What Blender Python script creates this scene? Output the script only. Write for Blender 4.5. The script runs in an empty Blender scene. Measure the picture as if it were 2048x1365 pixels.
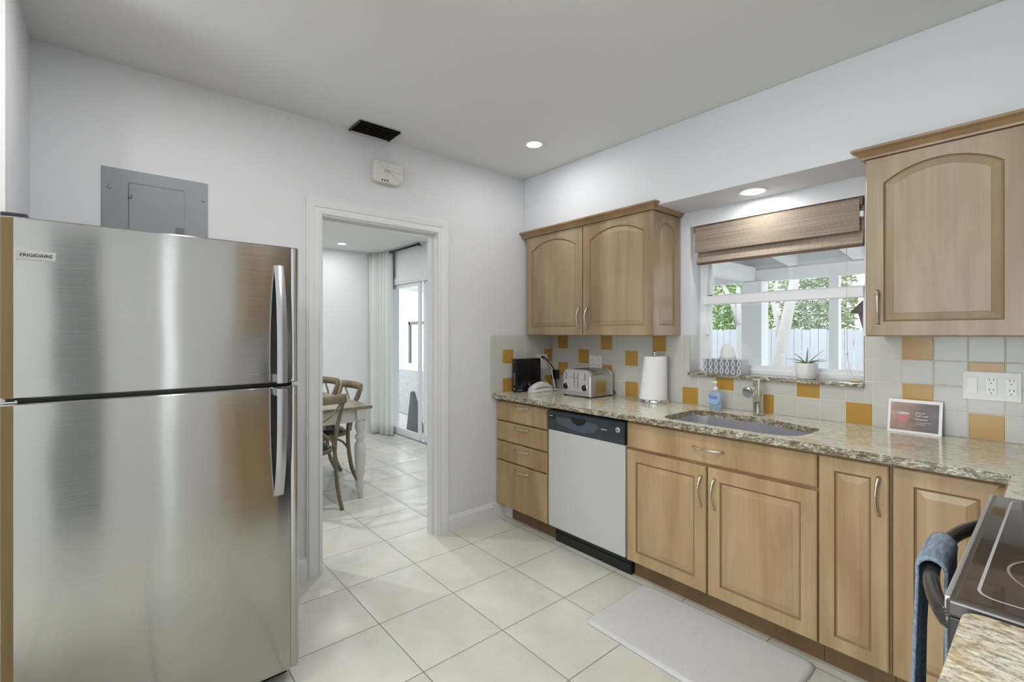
import bpy, bmesh, math, random
from math import sin, cos, pi, radians as rad, sqrt
from mathutils import Vector, Matrix
random.seed(7)
S = bpy.context.scene
C = S.collection
# ------------------------------------------------------------------ camera, world, exposure
cam = bpy.data.cameras.new('camera'); co = bpy.data.objects.new('camera', cam); C.objects.link(co); S.camera = co
co.location = (2.714, -2.7385, 1.3504); co.rotation_euler = (rad(90), 0, rad(49.5))
cam.sensor_width = 36; cam.lens = 36*939/2048
cam.shift_x = -(1025.7-1024)/2048; cam.shift_y = (668.5-682.5)/2048; cam.clip_start = .02
S.view_settings.view_transform = 'Standard'; S.view_settings.look = 'None'; S.view_settings.gamma = 1
S.view_settings.use_curve_mapping = False; S.view_settings.exposure = 0.0
W = bpy.data.worlds.new('World'); S.world = W; W.use_nodes = True
bg = W.node_tree.nodes['Background']; bg.inputs[0].default_value = (.90, .95, 1.0, 1); bg.inputs[1].default_value = 2.7
sun = bpy.data.lights.new('sun', 'SUN'); sun.energy = .5; sun.angle = rad(6); sun.color = (1, .97, .92)
so = bpy.data.objects.new('sun', sun); C.objects.link(so); so.rotation_euler = (rad(38), rad(-22), 0); so.location = (0, -5, 8)

# ------------------------------------------------------------------ material helpers
def M_(name):
    m = bpy.data.materials.new(name); m.use_nodes = True
    return m, m.node_tree.nodes, m.node_tree.links, m.node_tree.nodes['Principled BSDF']
def mat(name, col, rough=.5, metal=0, spec=.5, trans=0, emit=None, es=0, coat=0, bump=0, bscale=200, sub=0, ior=1.45):
    m, n, l, b = M_(name)
    b.inputs['Base Color'].default_value = (*col, 1); b.inputs['Roughness'].default_value = rough
    b.inputs['Metallic'].default_value = metal; b.inputs['Specular IOR Level'].default_value = spec
    b.inputs['Transmission Weight'].default_value = trans; b.inputs['Coat Weight'].default_value = coat; b.inputs['IOR'].default_value = ior
    if emit: b.inputs['Emission Color'].default_value = (*emit, 1); b.inputs['Emission Strength'].default_value = es
    if sub: b.inputs['Subsurface Weight'].default_value = sub; b.inputs['Subsurface Radius'].default_value = (.02, .02, .02)
    if bump:
        t = n.new('ShaderNodeTexCoord'); no = n.new('ShaderNodeTexNoise'); no.inputs['Scale'].default_value = bscale
        bu = n.new('ShaderNodeBump'); bu.inputs['Strength'].default_value = bump; bu.inputs['Distance'].default_value = .002
        l.new(t.outputs['Object'], no.inputs['Vector']); l.new(no.outputs['Fac'], bu.inputs['Height']); l.new(bu.outputs[0], b.inputs['Normal'])
    return m
def coords(n, l, scale=(1, 1, 1), loc=(0, 0, 0), rot=(0, 0, 0), kind='Object'):
    t = n.new('ShaderNodeTexCoord'); mp = n.new('ShaderNodeMapping')
    mp.inputs['Scale'].default_value = scale; mp.inputs['Location'].default_value = loc; mp.inputs['Rotation'].default_value = rot
    l.new(t.outputs[kind], mp.inputs['Vector']); return mp.outputs[0]
def noise(n, l, vec, scale, detail=4, rough=.5, dist=0):
    o = n.new('ShaderNodeTexNoise'); o.inputs['Scale'].default_value = scale; o.inputs['Detail'].default_value = detail
    o.inputs['Roughness'].default_value = rough; o.inputs['Distortion'].default_value = dist
    l.new(vec, o.inputs['Vector']); return o.outputs['Fac']
def ramp(n, l, fac, stops):
    r = n.new('ShaderNodeValToRGB'); e = r.color_ramp.elements
    while len(e) < len(stops): e.new(.5)
    for i, (p, c) in enumerate(stops): e[i].position = p; e[i].color = (*c, 1) if len(c) == 3 else c
    l.new(fac, r.inputs[0]); return r.outputs[0]
def mix(n, l, a, b, fac, mode='MIX'):
    x = n.new('ShaderNodeMix'); x.data_type = 'RGBA'; x.blend_type = mode
    for v, i in ((fac, 0), (a, 6), (b, 7)):
        if isinstance(v, (int, float)): x.inputs[i].default_value = v
        elif isinstance(v, tuple): x.inputs[i].default_value = (*v, 1)
        else: l.new(v, x.inputs[i])
    return x.outputs[2]
def math_(n, l, op, a, b=None, clamp=False):
    x = n.new('ShaderNodeMath'); x.operation = op; x.use_clamp = clamp
    for v, i in ((a, 0), (b, 1)):
        if v is None: continue
        if isinstance(v, (int, float)): x.inputs[i].default_value = v
        else: l.new(v, x.inputs[i])
    return x.outputs[0]
def bumpn(n, l, b, h, strength=.2, dist=.002):
    u = n.new('ShaderNodeBump'); u.inputs['Strength'].default_value = strength; u.inputs['Distance'].default_value = dist
    l.new(h, u.inputs['Height']); l.new(u.outputs[0], b.inputs['Normal'])

def wood(name, c1, c2, c3, rough=.38, grain=(3.2, 3.2, .55), coat=.15, rnd=True):
    m, n, l, b = M_(name)
    v = coords(n, l, grain)
    if rnd:
        oi = n.new('ShaderNodeObjectInfo'); ad = n.new('ShaderNodeVectorMath'); ad.operation = 'ADD'
        sc = n.new('ShaderNodeVectorMath'); sc.operation = 'SCALE'; sc.inputs[0].default_value = (31, 17, 23)
        l.new(oi.outputs['Random'], sc.inputs['Scale']); l.new(v, ad.inputs[0]); l.new(sc.outputs[0], ad.inputs[1]); v = ad.outputs[0]
    a = noise(n, l, v, 2.2, 3, .5, .6)
    mp = n.new('ShaderNodeMapping'); mp.inputs['Scale'].default_value = (14, 14, 1.2); l.new(v, mp.inputs['Vector'])
    f = noise(n, l, mp.outputs[0], 2.5, 5, .6, .3)
    col = ramp(n, l, a, [(.3, c1), (.5, c2), (.7, c3)])
    fine = ramp(n, l, f, [(.35, (.94, .94, .94)), (.65, (1.03, 1.025, 1.02))])
    l.new(mix(n, l, col, fine, 1.0, 'MULTIPLY'), b.inputs['Base Color'])
    b.inputs['Roughness'].default_value = rough; b.inputs['Coat Weight'].default_value = coat; b.inputs['Coat Roughness'].default_value = .25
    return m
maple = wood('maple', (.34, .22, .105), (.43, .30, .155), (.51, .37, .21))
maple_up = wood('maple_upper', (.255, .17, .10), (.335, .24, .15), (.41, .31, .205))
maple_edge = wood('maple_molding', (.25, .15, .07), (.32, .20, .10), (.38, .25, .13))
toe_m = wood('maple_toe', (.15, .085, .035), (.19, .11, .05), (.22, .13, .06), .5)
glaze = mat('door_glaze', (.24, .15, .08), .5)
chair_wood = wood('weathered_oak', (.13, .105, .065), (.20, .165, .105), (.27, .23, .15), .55, coat=0)
table_wood = wood('table_top_wood', (.15, .12, .09), (.24, .20, .15), (.32, .28, .22), .35, (1, 3, 3))
dark_in = mat('cabinet_gap', (.05, .025, .015), .7)

wall_m = mat('wall_paint', (.70, .715, .745), .55, bump=.06, bscale=120)
ceil_m = mat('ceiling_paint', (.74, .745, .735), .6)
trim_m = mat('trim_paint', (.76, .77, .785), .32)
dwall_m = mat('dining_wall_paint', (.80, .83, .845), .5)
white_pl = mat('white_plastic', (.78, .78, .77), .3)
ivory_pl = mat('ivory_plastic', (.68, .67, .62), .4)
black_pl = mat('black_plastic', (.008, .008, .01), .22)
slate_pl = mat('slate_plastic', (.030, .042, .052), .28)
chrome = mat('chrome', (.75, .75, .76), .12, 1)
nickel = mat('brushed_nickel', (.66, .63, .57), .26, 1)
steel_d = mat('steel_dark', (.35, .35, .36), .3, 1)
sinksteel = mat('sink_steel', (.60, .62, .68), .38, .75)
grout_m = mat('grout', (.66, .65, .60), .7)
white_tile = mat('cream_tile', (.56, .56, .515), .22, spec=.35)
amber_tile = mat('amber_tile', (.47, .275, .065), .2, spec=.35)
winframe = mat('window_vinyl', (.80, .81, .83), .35)
lampm = mat('lamp_lens', (1, 1, 1), .4, emit=(1, .99, .98), es=9)
black_m = mat('black_metal', (.015, .015, .018), .4)
grey_metal = mat('panel_grey', (.235, .27, .30), .32, .15, bump=.05, bscale=20)

def tile_floor():
    m, n, l, b = M_('floor_tile')
    g = n.new('ShaderNodeNewGeometry'); sp = n.new('ShaderNodeSeparateXYZ'); l.new(g.outputs['Position'], sp.inputs[0])
    T = .4069; ms = []; ids = []
    for o, off in ((0, .2436), (1, -.9781)):
        u = math_(n, l, 'DIVIDE', math_(n, l, 'SUBTRACT', sp.outputs[o], off), T)
        fl = math_(n, l, 'FLOOR', u); fr = math_(n, l, 'SUBTRACT', u, fl); ids.append(fl)
        d = math_(n, l, 'MINIMUM', fr, math_(n, l, 'SUBTRACT', 1, fr)); ms.append(d)
    d = math_(n, l, 'MINIMUM', ms[0], ms[1])
    line = math_(n, l, 'LESS_THAN', d, .0052)
    cmb = n.new('ShaderNodeCombineXYZ'); l.new(ids[0], cmb.inputs[0]); l.new(ids[1], cmb.inputs[1])
    wn = n.new('ShaderNodeTexWhiteNoise'); wn.noise_dimensions = '2D'; l.new(cmb.outputs[0], wn.inputs['Vector'])
    v = coords(n, l, (1, 1, 1))
    a = noise(n, l, v, 2.3, 4, .55, .4); c = noise(n, l, v, 9, 5, .6)
    base = ramp(n, l, a, [(.35, (.61, .62, .565)), (.5, (.66, .665, .61)), (.68, (.70, .685, .605))])
    base = mix(n, l, base, ramp(n, l, c, [(.3, (.95, .95, .94)), (.7, (1.03, 1.03, 1.02))]), 1.0, 'MULTIPLY')
    base = mix(n, l, base, ramp(n, l, wn.outputs['Value'], [(0, (.97, .97, .97)), (1, (1.03, 1.03, 1.02))]), 1.0, 'MULTIPLY')
    l.new(mix(n, l, base, (.20, .20, .175), line), b.inputs['Base Color'])
    l.new(mix(n, l, (.24, .24, .24), (.7, .7, .7), line), b.inputs['Roughness'])
    h = math_(n, l, 'SMOOTH_MIN', d, .012); bumpn(n, l, b, math_(n, l, 'MULTIPLY', h, 60), .4, .002)
    return m
floor_m = tile_floor()

def granite(name, rot=0, dark=.0):
    m, n, l, b = M_(name)
    v = coords(n, l, (1, 2.4, 2.4), rot=(0, 0, rot))
    w = noise(n, l, v, 5, 3, .5)
    big = noise(n, l, v, 6.5, 5, .6, 1.2)
    med = noise(n, l, v, 26, 6, .7, .7)
    fin = noise(n, l, v, 75, 4, .7, .3)
    col = ramp(n, l, big, [(.32, (.58, .47, .30)), (.43, (.74, .69, .56)), (.55, (.74, .73, .64)), (.66, (.62, .54, .38))])
    col = mix(n, l, col, ramp(n, l, med, [(.26+dark, (.20, .18, .14)), (.38+dark, (.52, .48, .40)), (.46+dark, (1, 1, 1))]), .85, 'MULTIPLY')
    col = mix(n, l, col, ramp(n, l, fin, [(.31+dark, (.16, .16, .15)), (.45+dark, (.85, .83, .80)), (.6, (1.12, 1.12, 1.1))]), .8, 'MULTIPLY')
    l.new(col, b.inputs['Base Color']); b.inputs['Roughness'].default_value = .11; b.inputs['Specular IOR Level'].default_value = .6
    return m
granite_m = granite('granite')
granite_r = granite('granite_right', rad(65), .035)
granite_d = granite('granite_edge', 0, .11)

ANR = 0.25
def steel(name, col=(.43, .424, .402), rough=.13, wav=.12):
    m, n, l, b = M_(name)
    b.inputs['Base Color'].default_value = (*col, 1); b.inputs['Metallic'].default_value = 1
    b.inputs['Anisotropic'].default_value = .85
    tg = n.new('ShaderNodeTangent'); tg.direction_type = 'RADIAL'; tg.axis = 'Z'; l.new(tg.outputs[0], b.inputs['Tangent']); b.inputs['Anisotropic Rotation'].default_value = ANR
    v = coords(n, l, (1, 1, 260)); f = noise(n, l, v, 3, 2)
    l.new(ramp(n, l, f, [(.3, (rough-.03,)*3), (.7, (rough+.04,)*3)]), b.inputs['Roughness'])
    v2 = coords(n, l, (1, 1.2, .9)); w = noise(n, l, v2, 2.3, 1, .4)
    bumpn(n, l, b, w, wav, .03)
    return m
fridge_steel = steel('fridge_steel')
dish_steel = mat('dishwasher_front', (.60, .61, .585), .38, .25)
toast_steel = steel('toaster_steel', (.58, .58, .56), .17, .03)

def glass(name, tint=(1, 1, 1), refl=.07, rough=.02):
    m = bpy.data.materials.new(name); m.use_nodes = True; n = m.node_tree.nodes; l = m.node_tree.links; n.clear()
    o = n.new('ShaderNodeOutputMaterial'); t = n.new('ShaderNodeBsdfTransparent'); g = n.new('ShaderNodeBsdfGlossy'); x = n.new('ShaderNodeMixShader')
    t.inputs[0].default_value = (*tint, 1); g.inputs['Roughness'].default_value = rough; x.inputs[0].default_value = refl
    l.new(t.outputs[0], x.inputs[1]); l.new(g.outputs[0], x.inputs[2]); l.new(x.outputs[0], o.inputs[0]); return m
pane_m = glass('window_glass', (.97, .985, .98))

def bamboo():
    m, n, l, b = M_('woven_blind')
    v = coords(n, l, (2, 2, 420)); a = noise(n, l, v, 1.0, 2, .6)
    v2 = coords(n, l, (260, 20, 30)); c = noise(n, l, v2, 1.0, 2, .5)
    v3 = coords(n, l, (1.5, 1, 60)); d = noise(n, l, v3, 1, 3)
    col = ramp(n, l, a, [(.3, (.24, .19, .145)), (.5, (.36, .30, .245)), (.7, (.46, .40, .335))])
    col = mix(n, l, col, ramp(n, l, d, [(.3, (.88, .85, .82)), (.7, (1.1, 1.08, 1.06))]), 1., 'MULTIPLY')
    col = mix(n, l, col, ramp(n, l, c, [(.4, (.85, .85, .85)), (.6, (1.05, 1.05, 1.05))]), .7, 'MULTIPLY')
    l.new(col, b.inputs['Base Color']); b.inputs['Roughness'].default_value = .8
    bumpn(n, l, b, a, .5, .002); return m
blind_m = bamboo()

# ------------------------------------------------------------------ mesh helpers
def BM(): return bmesh.new()
def box(bm, x0, x1, y0, y1, z0, z1, bev=0, seg=2, mi=0):
    r = bmesh.ops.create_cube(bm, size=1); vs = r['verts']
    for v in vs: v.co = Vector((x0+(v.co.x+.5)*(x1-x0), y0+(v.co.y+.5)*(y1-y0), z0+(v.co.z+.5)*(z1-z0)))
    fs = {f for v in vs for f in v.link_faces}
    for f in fs: f.material_index = mi
    if bev:
        es = list({e for v in vs for e in v.link_edges})
        rr = bmesh.ops.bevel(bm, geom=es, offset=bev, segments=seg, profile=.5, affect='EDGES')
        for f in rr['faces']: f.material_index = mi
    return bm
def tube(bm, pts, r, seg=10, cap=True, flat=1.0, mi=0):
    """tube through pts; r a number or list of radii"""
    pts = [Vector(p) for p in pts]; N = len(pts); rs = r if isinstance(r, (list, tuple)) else [r]*N
    rings = []; up = None
    for i, p in enumerate(pts):
        t = (pts[min(i+1, N-1)]-pts[max(i-1, 0)]).normalized()
        if up is None:
            up = Vector((0, 0, 1)) if abs(t.z) < .9 else Vector((0, 1, 0))
        a = t.cross(up).normalized(); b_ = a.cross(t).normalized(); up = b_
        rings.append([bm.verts.new(p+(a*cos(k*2*pi/seg)+b_*sin(k*2*pi/seg)*flat)*rs[i]) for k in range(seg)])
    for i in range(N-1):
        for k in range(seg):
            f = bm.faces.new((rings[i][k], rings[i][(k+1) % seg], rings[i+1][(k+1) % seg], rings[i+1][k])); f.smooth = True; f.material_index = mi
    if cap:
        for q in (rings[0], rings[-1][::-1]):
            f = bm.faces.new(q[::-1] if q is rings[0] else q[::-1]); f.material_index = mi
    return bm
def lathe(bm, prof, cx, cy, seg=32, mi=0, ax='z', smooth=True, cz=0):
    """prof list of (r,z)"""
    rings = []
    for r, z in prof:
        ring = []
        for k in range(seg):
            a = 2*pi*k/seg
            if ax == 'z': p = (cx+r*cos(a), cy+r*sin(a), z)
            elif ax == 'y': p = (cx+r*cos(a), z, cz+r*sin(a))
            else: p = (z, cy+r*cos(a), cz+r*sin(a))
            ring.append(bm.verts.new(p))
        rings.append(ring)
    for i in range(len(rings)-1):
        for k in range(seg):
            f = bm.faces.new((rings[i][k], rings[i][(k+1) % seg], rings[i+1][(k+1) % seg], rings[i+1][k])); f.smooth = smooth; f.material_index = mi
    for q in (rings[0][::-1], rings[-1]):
        if (q[0].co-q[len(q)//2].co).length > 1e-5: bm.faces.new(q).material_index = mi
    return bm
def extrude_poly(bm, pts, f, d, mi=0, smooth=False):
    """pts: 2D outline, f(s,t,depth)->3D, extruded from 0 to d"""
    a = [bm.verts.new(f(s, t, 0)) for s, t in pts]; b = [bm.verts.new(f(s, t, d)) for s, t in pts]; N = len(pts)
    bm.faces.new(a).material_index = mi; bm.faces.new(b[::-1]).material_index = mi
    for i in range(N):
        q = bm.faces.new((a[i], b[i], b[(i+1) % N], a[(i+1) % N])); q.material_index = mi; q.smooth = smooth
    return bm
def objs(name, bm, m, parent=None, **k):
    """one object per connected piece of bm"""
    bm.verts.ensure_lookup_table(); seen = set(); out = []
    for v in bm.verts:
        if v.index in seen: continue
        st = [v]; grp = set()
        while st:
            q = st.pop()
            if q.index in grp: continue
            grp.add(q.index); st += [e.other_vert(q) for e in q.link_edges if e.other_vert(q).index not in grp]
        seen |= grp; bm.verts.index_update(); b2 = bm.copy(); b2.verts.ensure_lookup_table()
        bmesh.ops.delete(b2, geom=[x for x in b2.verts if x.index not in grp], context='VERTS'); out.append(obj(name, b2, m, parent, **k))
    bm.free(); return out
def rootloc(p):
    while p.parent: p = p.parent
    return p.location.copy()
def obj(name, bm, m, parent=None, sm=None, bevel=0, local=False):
    bmesh.ops.recalc_face_normals(bm, faces=bm.faces[:])
    me = bpy.data.meshes.new(name); o = bpy.data.objects.new(name, me)
    if parent is not None:
        if not local: bm.transform(Matrix.Translation(-rootloc(parent)))
        o.parent = parent
    else:
        xs = [v.co for v in bm.verts]
        lo = Vector((min(v.x for v in xs), min(v.y for v in xs), min(v.z for v in xs))); hi = Vector((max(v.x for v in xs), max(v.y for v in xs), max(v.z for v in xs)))
        c = Vector(((lo.x+hi.x)/2, (lo.y+hi.y)/2, lo.z)); bm.transform(Matrix.Translation(-c)); o.location = c
    bm.to_mesh(me); bm.free()
    for x in (m if isinstance(m, (list, tuple)) else [m]): me.materials.append(x)
    if sm:
        for p in me.polygons: p.use_smooth = True
        me.set_sharp_from_angle(angle=rad(sm))
    if bevel:
        md = o.modifiers.new('bevel', 'BEVEL'); md.width = bevel; md.segments = 2; md.limit_method = 'ANGLE'; md.harden_normals = False
    C.objects.link(o); return o
def thing(name, label, cat, loc, group=None, kind=None):
    o = bpy.data.objects.new(name, None); C.objects.link(o); o.location = loc; o.empty_display_size = .05
    if label: o['label'] = label
    if cat: o['category'] = cat
    if group: o['group'] = group
    if kind: o['kind'] = kind
    return o
def tag(o, label=None, cat=None, group=None, kind=None):
    for k, v in (('label', label), ('category', cat), ('group', group), ('kind', kind)):
        if v: o[k] = v
    return o
def struct(name, bm, m, parent=None, label=None, cat=None, **k):
    o = obj(name, bm, m, parent, **k)
    if parent is None: o['kind'] = 'structure'
    return tag(o, label, cat)
def text(name, s, size, m, parent, origin, xdir, zdir, ext=.0006, bold=0, align='CENTER', sx=1):
    cu = bpy.data.curves.new('t', 'FONT'); cu.body = s; cu.size = size; cu.extrude = ext; cu.offset = bold; cu.align_x = align; cu.align_y = 'CENTER'
    t = bpy.data.objects.new('t', cu); me = bpy.data.meshes.new_from_object(t)
    X = Vector(xdir).normalized(); Z = Vector(zdir).normalized(); Y = X.cross(Z)
    mt = Matrix(((X.x*sx, Z.x, -Y.x*-1, 0), (X.y*sx, Z.y, -Y.y*-1, 0), (X.z*sx, Z.z, -Y.z*-1, 0), (0, 0, 0, 1)))
    bm = BM(); bm.from_mesh(me); bm.transform(mt); bm.transform(Matrix.Translation(Vector(origin)))
    bpy.data.objects.remove(t); bpy.data.curves.remove(cu); bpy.data.meshes.remove(me)
    return obj(name, bm, m, parent)

# ------------------------------------------------------------------ room shell
H = 2.548; RX = 3.22; YB = -4.8; SB = 2.108
bm = BM(); box(bm, -4.2, RX+.12, YB-.1, .0, -.05, 0); box(bm, -4.2, -.1, 0, .15, -.05, 0)
fl = struct('floor', bm, floor_m, label='large cream square ceramic floor tiles with thin grey grout', cat='floor')
# wall A (x=0) with doorway y -1.848..-1.083 z 2.03
DY0, DY1, DZ, TH = -1.848, -1.075, 2.035, .12
bm = BM(); box(bm, -TH, 0, YB, DY0, 0, H); box(bm, -TH, 0, DY1, .0, 0, H); box(bm, -TH, 0, DY0, DY1, DZ, H)
struct('wall_left', bm, wall_m, label='white painted wall with the open doorway to the dining room', cat='wall')
# wall B (y=0) window x 1.207..2.097 z 1.098..2.018 and it carries on as the dining room's sliding door wall
WX0, WX1, WZ0, WZ1, TB = 1.207, 2.100, 1.095, 2.016, .17
bm = BM(); box(bm, -TH+.0, WX0, 0, TB, 0, H); box(bm, WX1, RX+.12, 0, TB, 0, H); box(bm, WX0, WX1, 0, TB, 0, WZ0); box(bm, WX0, WX1, 0, TB, WZ1, H)
struct('wall_back', bm, wall_m, label='white painted wall around the window over the sink', cat='wall')
bm = BM()
SX0, SX1, SZ = -3.24, -1.30, 2.03
box(bm, -3.55, SX0, .13, .28, 0, H); box(bm, SX1, -TH, .13, .28, 0, H); box(bm, SX0, SX1, .13, .28, SZ, H)
struct('wall_dining_back', bm, dwall_m, label='pale dining room wall above and beside the sliding glass door', cat='wall')
bm = BM(); box(bm, -3.65, -3.45, YB, .28, 0, H); struct('wall_dining_left', bm, dwall_m, label='plain white far wall of the dining room', cat='wall')
bm = BM(); box(bm, -4.2, -TH, YB-.1, YB, 0, H); struct('wall_dining_front', bm, dwall_m)
bm = BM(); box(bm, -4.2, -TH, YB, .3, 2.455, 2.56); struct('ceiling_dining', bm, mat('dining_ceiling', (.78, .80, .79), .6), label='pale dining room ceiling seen through the doorway', cat='ceiling')
bm = BM(); box(bm, -.0, RX+.12, YB-.1, .17, H, H+.1); struct('ceiling', bm, ceil_m, label='smooth white kitchen ceiling', cat='ceiling')
# soffit over cabinets and window
bm = BM(); box(bm, 0, RX, -.308, 0, SB, H, .004); struct('trim_1', bm, wall_m, label='boxed white soffit over the cabinets and window', cat='soffit')
# stub wall left of fridge
bm = BM(); box(bm, 0, .41, -3.12, -2.99, 0, H); box(bm, .40, .62, -3.12, -2.986, 0, H); struct('wall_side', bm, wall_m, label='narrow white return wall left of the refrigerator', cat='wall')
# right wall with a tall narrow window, front wall with a wide window (both unseen, added for fill light and a fridge reflection)
bm = BM()
box(bm, RX, RX+.12, -2.355, 0, 0, H); box(bm, RX, RX+.12, YB, -2.455, 0, H); box(bm, RX, RX+.12, -2.455, -2.355, 2.15, H)
struct('wall_right', bm, wall_m)
bm = BM(); box(bm, 0, .7, YB-.12, YB, 0, H); box(bm, 2.7, RX+.12, YB-.12, YB, 0, H); box(bm, .7, 2.7, YB-.12, YB, 0, .3); box(bm, .7, 2.7, YB-.12, YB, 2.2, H)
struct('wall_front', bm, wall_m)
w = thing('added_window_front', None, None, (1.7, YB-.06, .3), kind='structure')  # unseen window, added as an opening for the front fill light
bm = BM()
for a in (.7, 1.68, 2.66): box(bm, a, a+.04, YB-.09, YB-.03, .3, 2.2)
box(bm, .74, 2.66, YB-.09, YB-.03, .3, .34); box(bm, .74, 2.66, YB-.09, YB-.03, 2.16, 2.2); obj('window_frame', bm, winframe, w)
bm = BM(); box(bm, .74, 2.66, YB-.062, YB-.058, .34, 2.16); obj('pane', bm, pane_m, w)
w = thing('added_window_right', None, None, (RX+.06, -2.44, 0), kind='structure')  # unseen slot window, added to mirror as a bright strip in the refrigerator
bm = BM(); box(bm, RX+.058, RX+.062, -2.455, -2.355, 0, 2.15); obj('pane', bm, pane_m, w)

d = thing('added_door_right', None, None, (RX-.02, -3.05, 0), kind='structure')  # unseen slab, added to mirror as a dark band in the refrigerator
bm = BM(); box(bm, RX-.035, RX-.002, -3.10, -2.86, 0, 2.05, .003); obj('door_slab', bm, mat('slate_door', (.24, .26, .27), .5), d)
bm = BM(); tube(bm, [(RX-.035, -2.92, 1.0), (RX-.08, -2.92, 1.0), (RX-.08, -3.0, 1.0)], .008, 8); obj('handle', bm, nickel, d)
# doorway casing, jambs and stops
d = thing('door_1', 'white moulded casing around the open doorway to the dining room', 'doorway', (0, -1.46, 0), kind='structure')
def casing_profile(sx):   # (across, out) pairs
    return [(0, 0), (.0, .012), (.012, .014), (.016, .009), (.034, .009), (.04, .014), (.07, .018), (.074, .012), (.082, .012), (.082, 0)]
def casing(y0, y1, z1, w=.082):
    bm = BM(); pr = casing_profile(1)
    path = [(y0, 0, -1, 0), (y0, z1, -1, 1), (y1, z1, 1, 1), (y1, 0, 1, 0)]
    rings = []
    for (y, z, dy, dz) in path: rings.append([bm.verts.new((o, y+dy*a, z+dz*a)) for a, o in pr])
    for i in range(3):
        for k in range(len(pr)-1):
            bm.faces.new((rings[i][k], rings[i][k+1], rings[i+1][k+1], rings[i+1][k]))
    for r_ in (rings[0], rings[-1]): bm.faces.new(r_)
    return bm
obj('casing', casing(DY0+.006, DY1-.008, DZ-.008), trim_m, d)
bm = BM(); box(bm, -TH-.004, .003, DY0, DY0+.014, 0, DZ-.015); box(bm, -TH-.004, .003, DY1-.014, DY1, 0, DZ-.015); box(bm, -TH-.004, .003, DY0, DY1, DZ-.016, DZ)
box(bm, -.085, -.05, DY0+.014, DY0+.026, 0, DZ-.028); box(bm, -.085, -.05, DY1-.026, DY1-.014, 0, DZ-.028); box(bm, -.085, -.05, DY0+.014, DY1-.014, DZ-.028, DZ-.016)
obj('jamb', bm, trim_m, d)

def baseboard(name, p0, p1, nrm, label=None):
    """moulded baseboard from p0 to p1, nrm is the direction into the room"""
    pr = [(0, 0), (.014, 0), (.014, .088), (.010, .098), (.010, .103), (.005, .112), (0, .112)]
    bm = BM(); rr = []
    for p in (p0, p1): rr.append([bm.verts.new((p[0]+nrm[0]*a, p[1]+nrm[1]*a, b)) for a, b in pr])
    for k in range(len(pr)): bm.faces.new((rr[0][k], rr[0][(k+1) % len(pr)], rr[1][(k+1) % len(pr)], rr[1][k]))
    bm.faces.new(rr[0]); bm.faces.new(rr[1]); return struct(name, bm, trim_m, label=label, cat='baseboard' if label else None)
baseboard('baseboard_left', (0, DY1+.075, 0), (0, -.62, 0), (1, 0), 'white baseboard between the doorway and the drawer cabinet')
baseboard('baseboard_side', (0, -2.18, 0), (0, DY0-.076, 0), (1, 0), 'short white baseboard between refrigerator and doorway')
bm = BM(); box(bm, .0005, .014, -.619, -.012, 0, .104); box(bm, .0145, .098, -.509, -.4, 0, .104); struct('baseboard_back', bm, trim_m, label='white painted filler under the end of the drawer cabinet', cat='baseboard')

# ------------------------------------------------------------------ backsplash tiles
PX, PZ = .1083, .1068
def tiles(name, label, cells, f, depth_n):
    """cells: (s0,s1,t0,t1,yellow). f(s,t,out) -> point"""
    bm = BM(); g = .0016; e = .0018; T = .007
    for s0, s1, t0, t1, y in cells:
        if s1-s0 < .006 or t1-t0 < .006: continue
        A = [(s0+g, t0+g), (s1-g, t0+g), (s1-g, t1-g), (s0+g, t1-g)]
        B = [(s0+g+e, t0+g+e), (s1-g-e, t0+g+e), (s1-g-e, t1-g-e), (s0+g+e, t1-g-e)]
        r0 = [bm.verts.new(f(s, t, T-.002)) for s, t in A]; r1 = [bm.verts.new(f(s, t, T-e*.4)) for s, t in A]; r2 = [bm.verts.new(f(s, t, T)) for s, t in B]
        for P, Q in ((r0, r1), (r1, r2)):
            for k in range(4): bm.faces.new((P[k], P[(k+1) % 4], Q[(k+1) % 4], Q[k])).material_index = 1 if y else 0
        bm.faces.new(r2).material_index = 1 if y else 0
    # grout bed
    for s0, s1, t0, t1, y in cells:
        c = [(s0, t0), (s1, t0), (s1, t1), (s0, t1)]
        bm.faces.new([bm.verts.new(f(s, t, T-.0010)) for s, t in c]).material_index = 2
    return tag(obj(name, bm, [white_tile, amber_tile, grout_m]), label, 'backsplash')
YEL = {(0, 0), (2, 1), (4, 0), (6, 1), (8, 0), (0, 2), (4, 2), (2, 3), (6, 3), (8, 2), (10, 3), (12, 2), (14, 3), (16, 2), (18, 3), (20, 0), (20, 2), (22, 1), (22, 3), (24, 0), (24, 2), (26, 1), (26, 3)}
ZT = 1.3415
cells = []
for k in range(-1, 30):
    for r in range(4):
        s0, s1 = .074+(k)*PX, .074+(k+1)*PX; t1 = ZT-r*PZ; t0 = max(t1-PZ, .9145)
        s0 = max(s0, .007); s1 = min(s1, RX)
        if s1 <= s0: continue
        ye = (k, r) in YEL
        # window cut-out
        if t1 > 1.094 and s1 > WX0 and s0 < WX1:
            if s0 < WX0-.004: cells.append((s0, WX0, t0, t1, ye))
            if s1 > WX1+.004: cells.append((WX1, s1, t0, t1, ye))
            if t0 < 1.094: cells.append((max(s0, WX0), min(s1, WX1), t0, 1.094, ye))
        else: cells.append((s0, s1, t0, t1, ye))
tiles('tile_backsplash', 'long cream tiled backsplash with scattered amber tiles under the window', cells, lambda s, t, o: (s, -o, t), 0)
cells = []
ys = [-.635, -.527, -.419, -.311, -.203, -.095, -.007]
for k in range(6):
    for r in range(4):
        t1 = ZT-r*PZ; t0 = max(t1-PZ, .9145); cells.append((ys[k], ys[k+1], t0, t1, (k, r) in {(1, 1), (1, 3), (5, 1), (5, 3)}))
tiles('tile_backsplash', 'short tiled backsplash on the doorway wall behind the black router', cells, lambda s, t, o: (o, s, t), 0)

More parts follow.
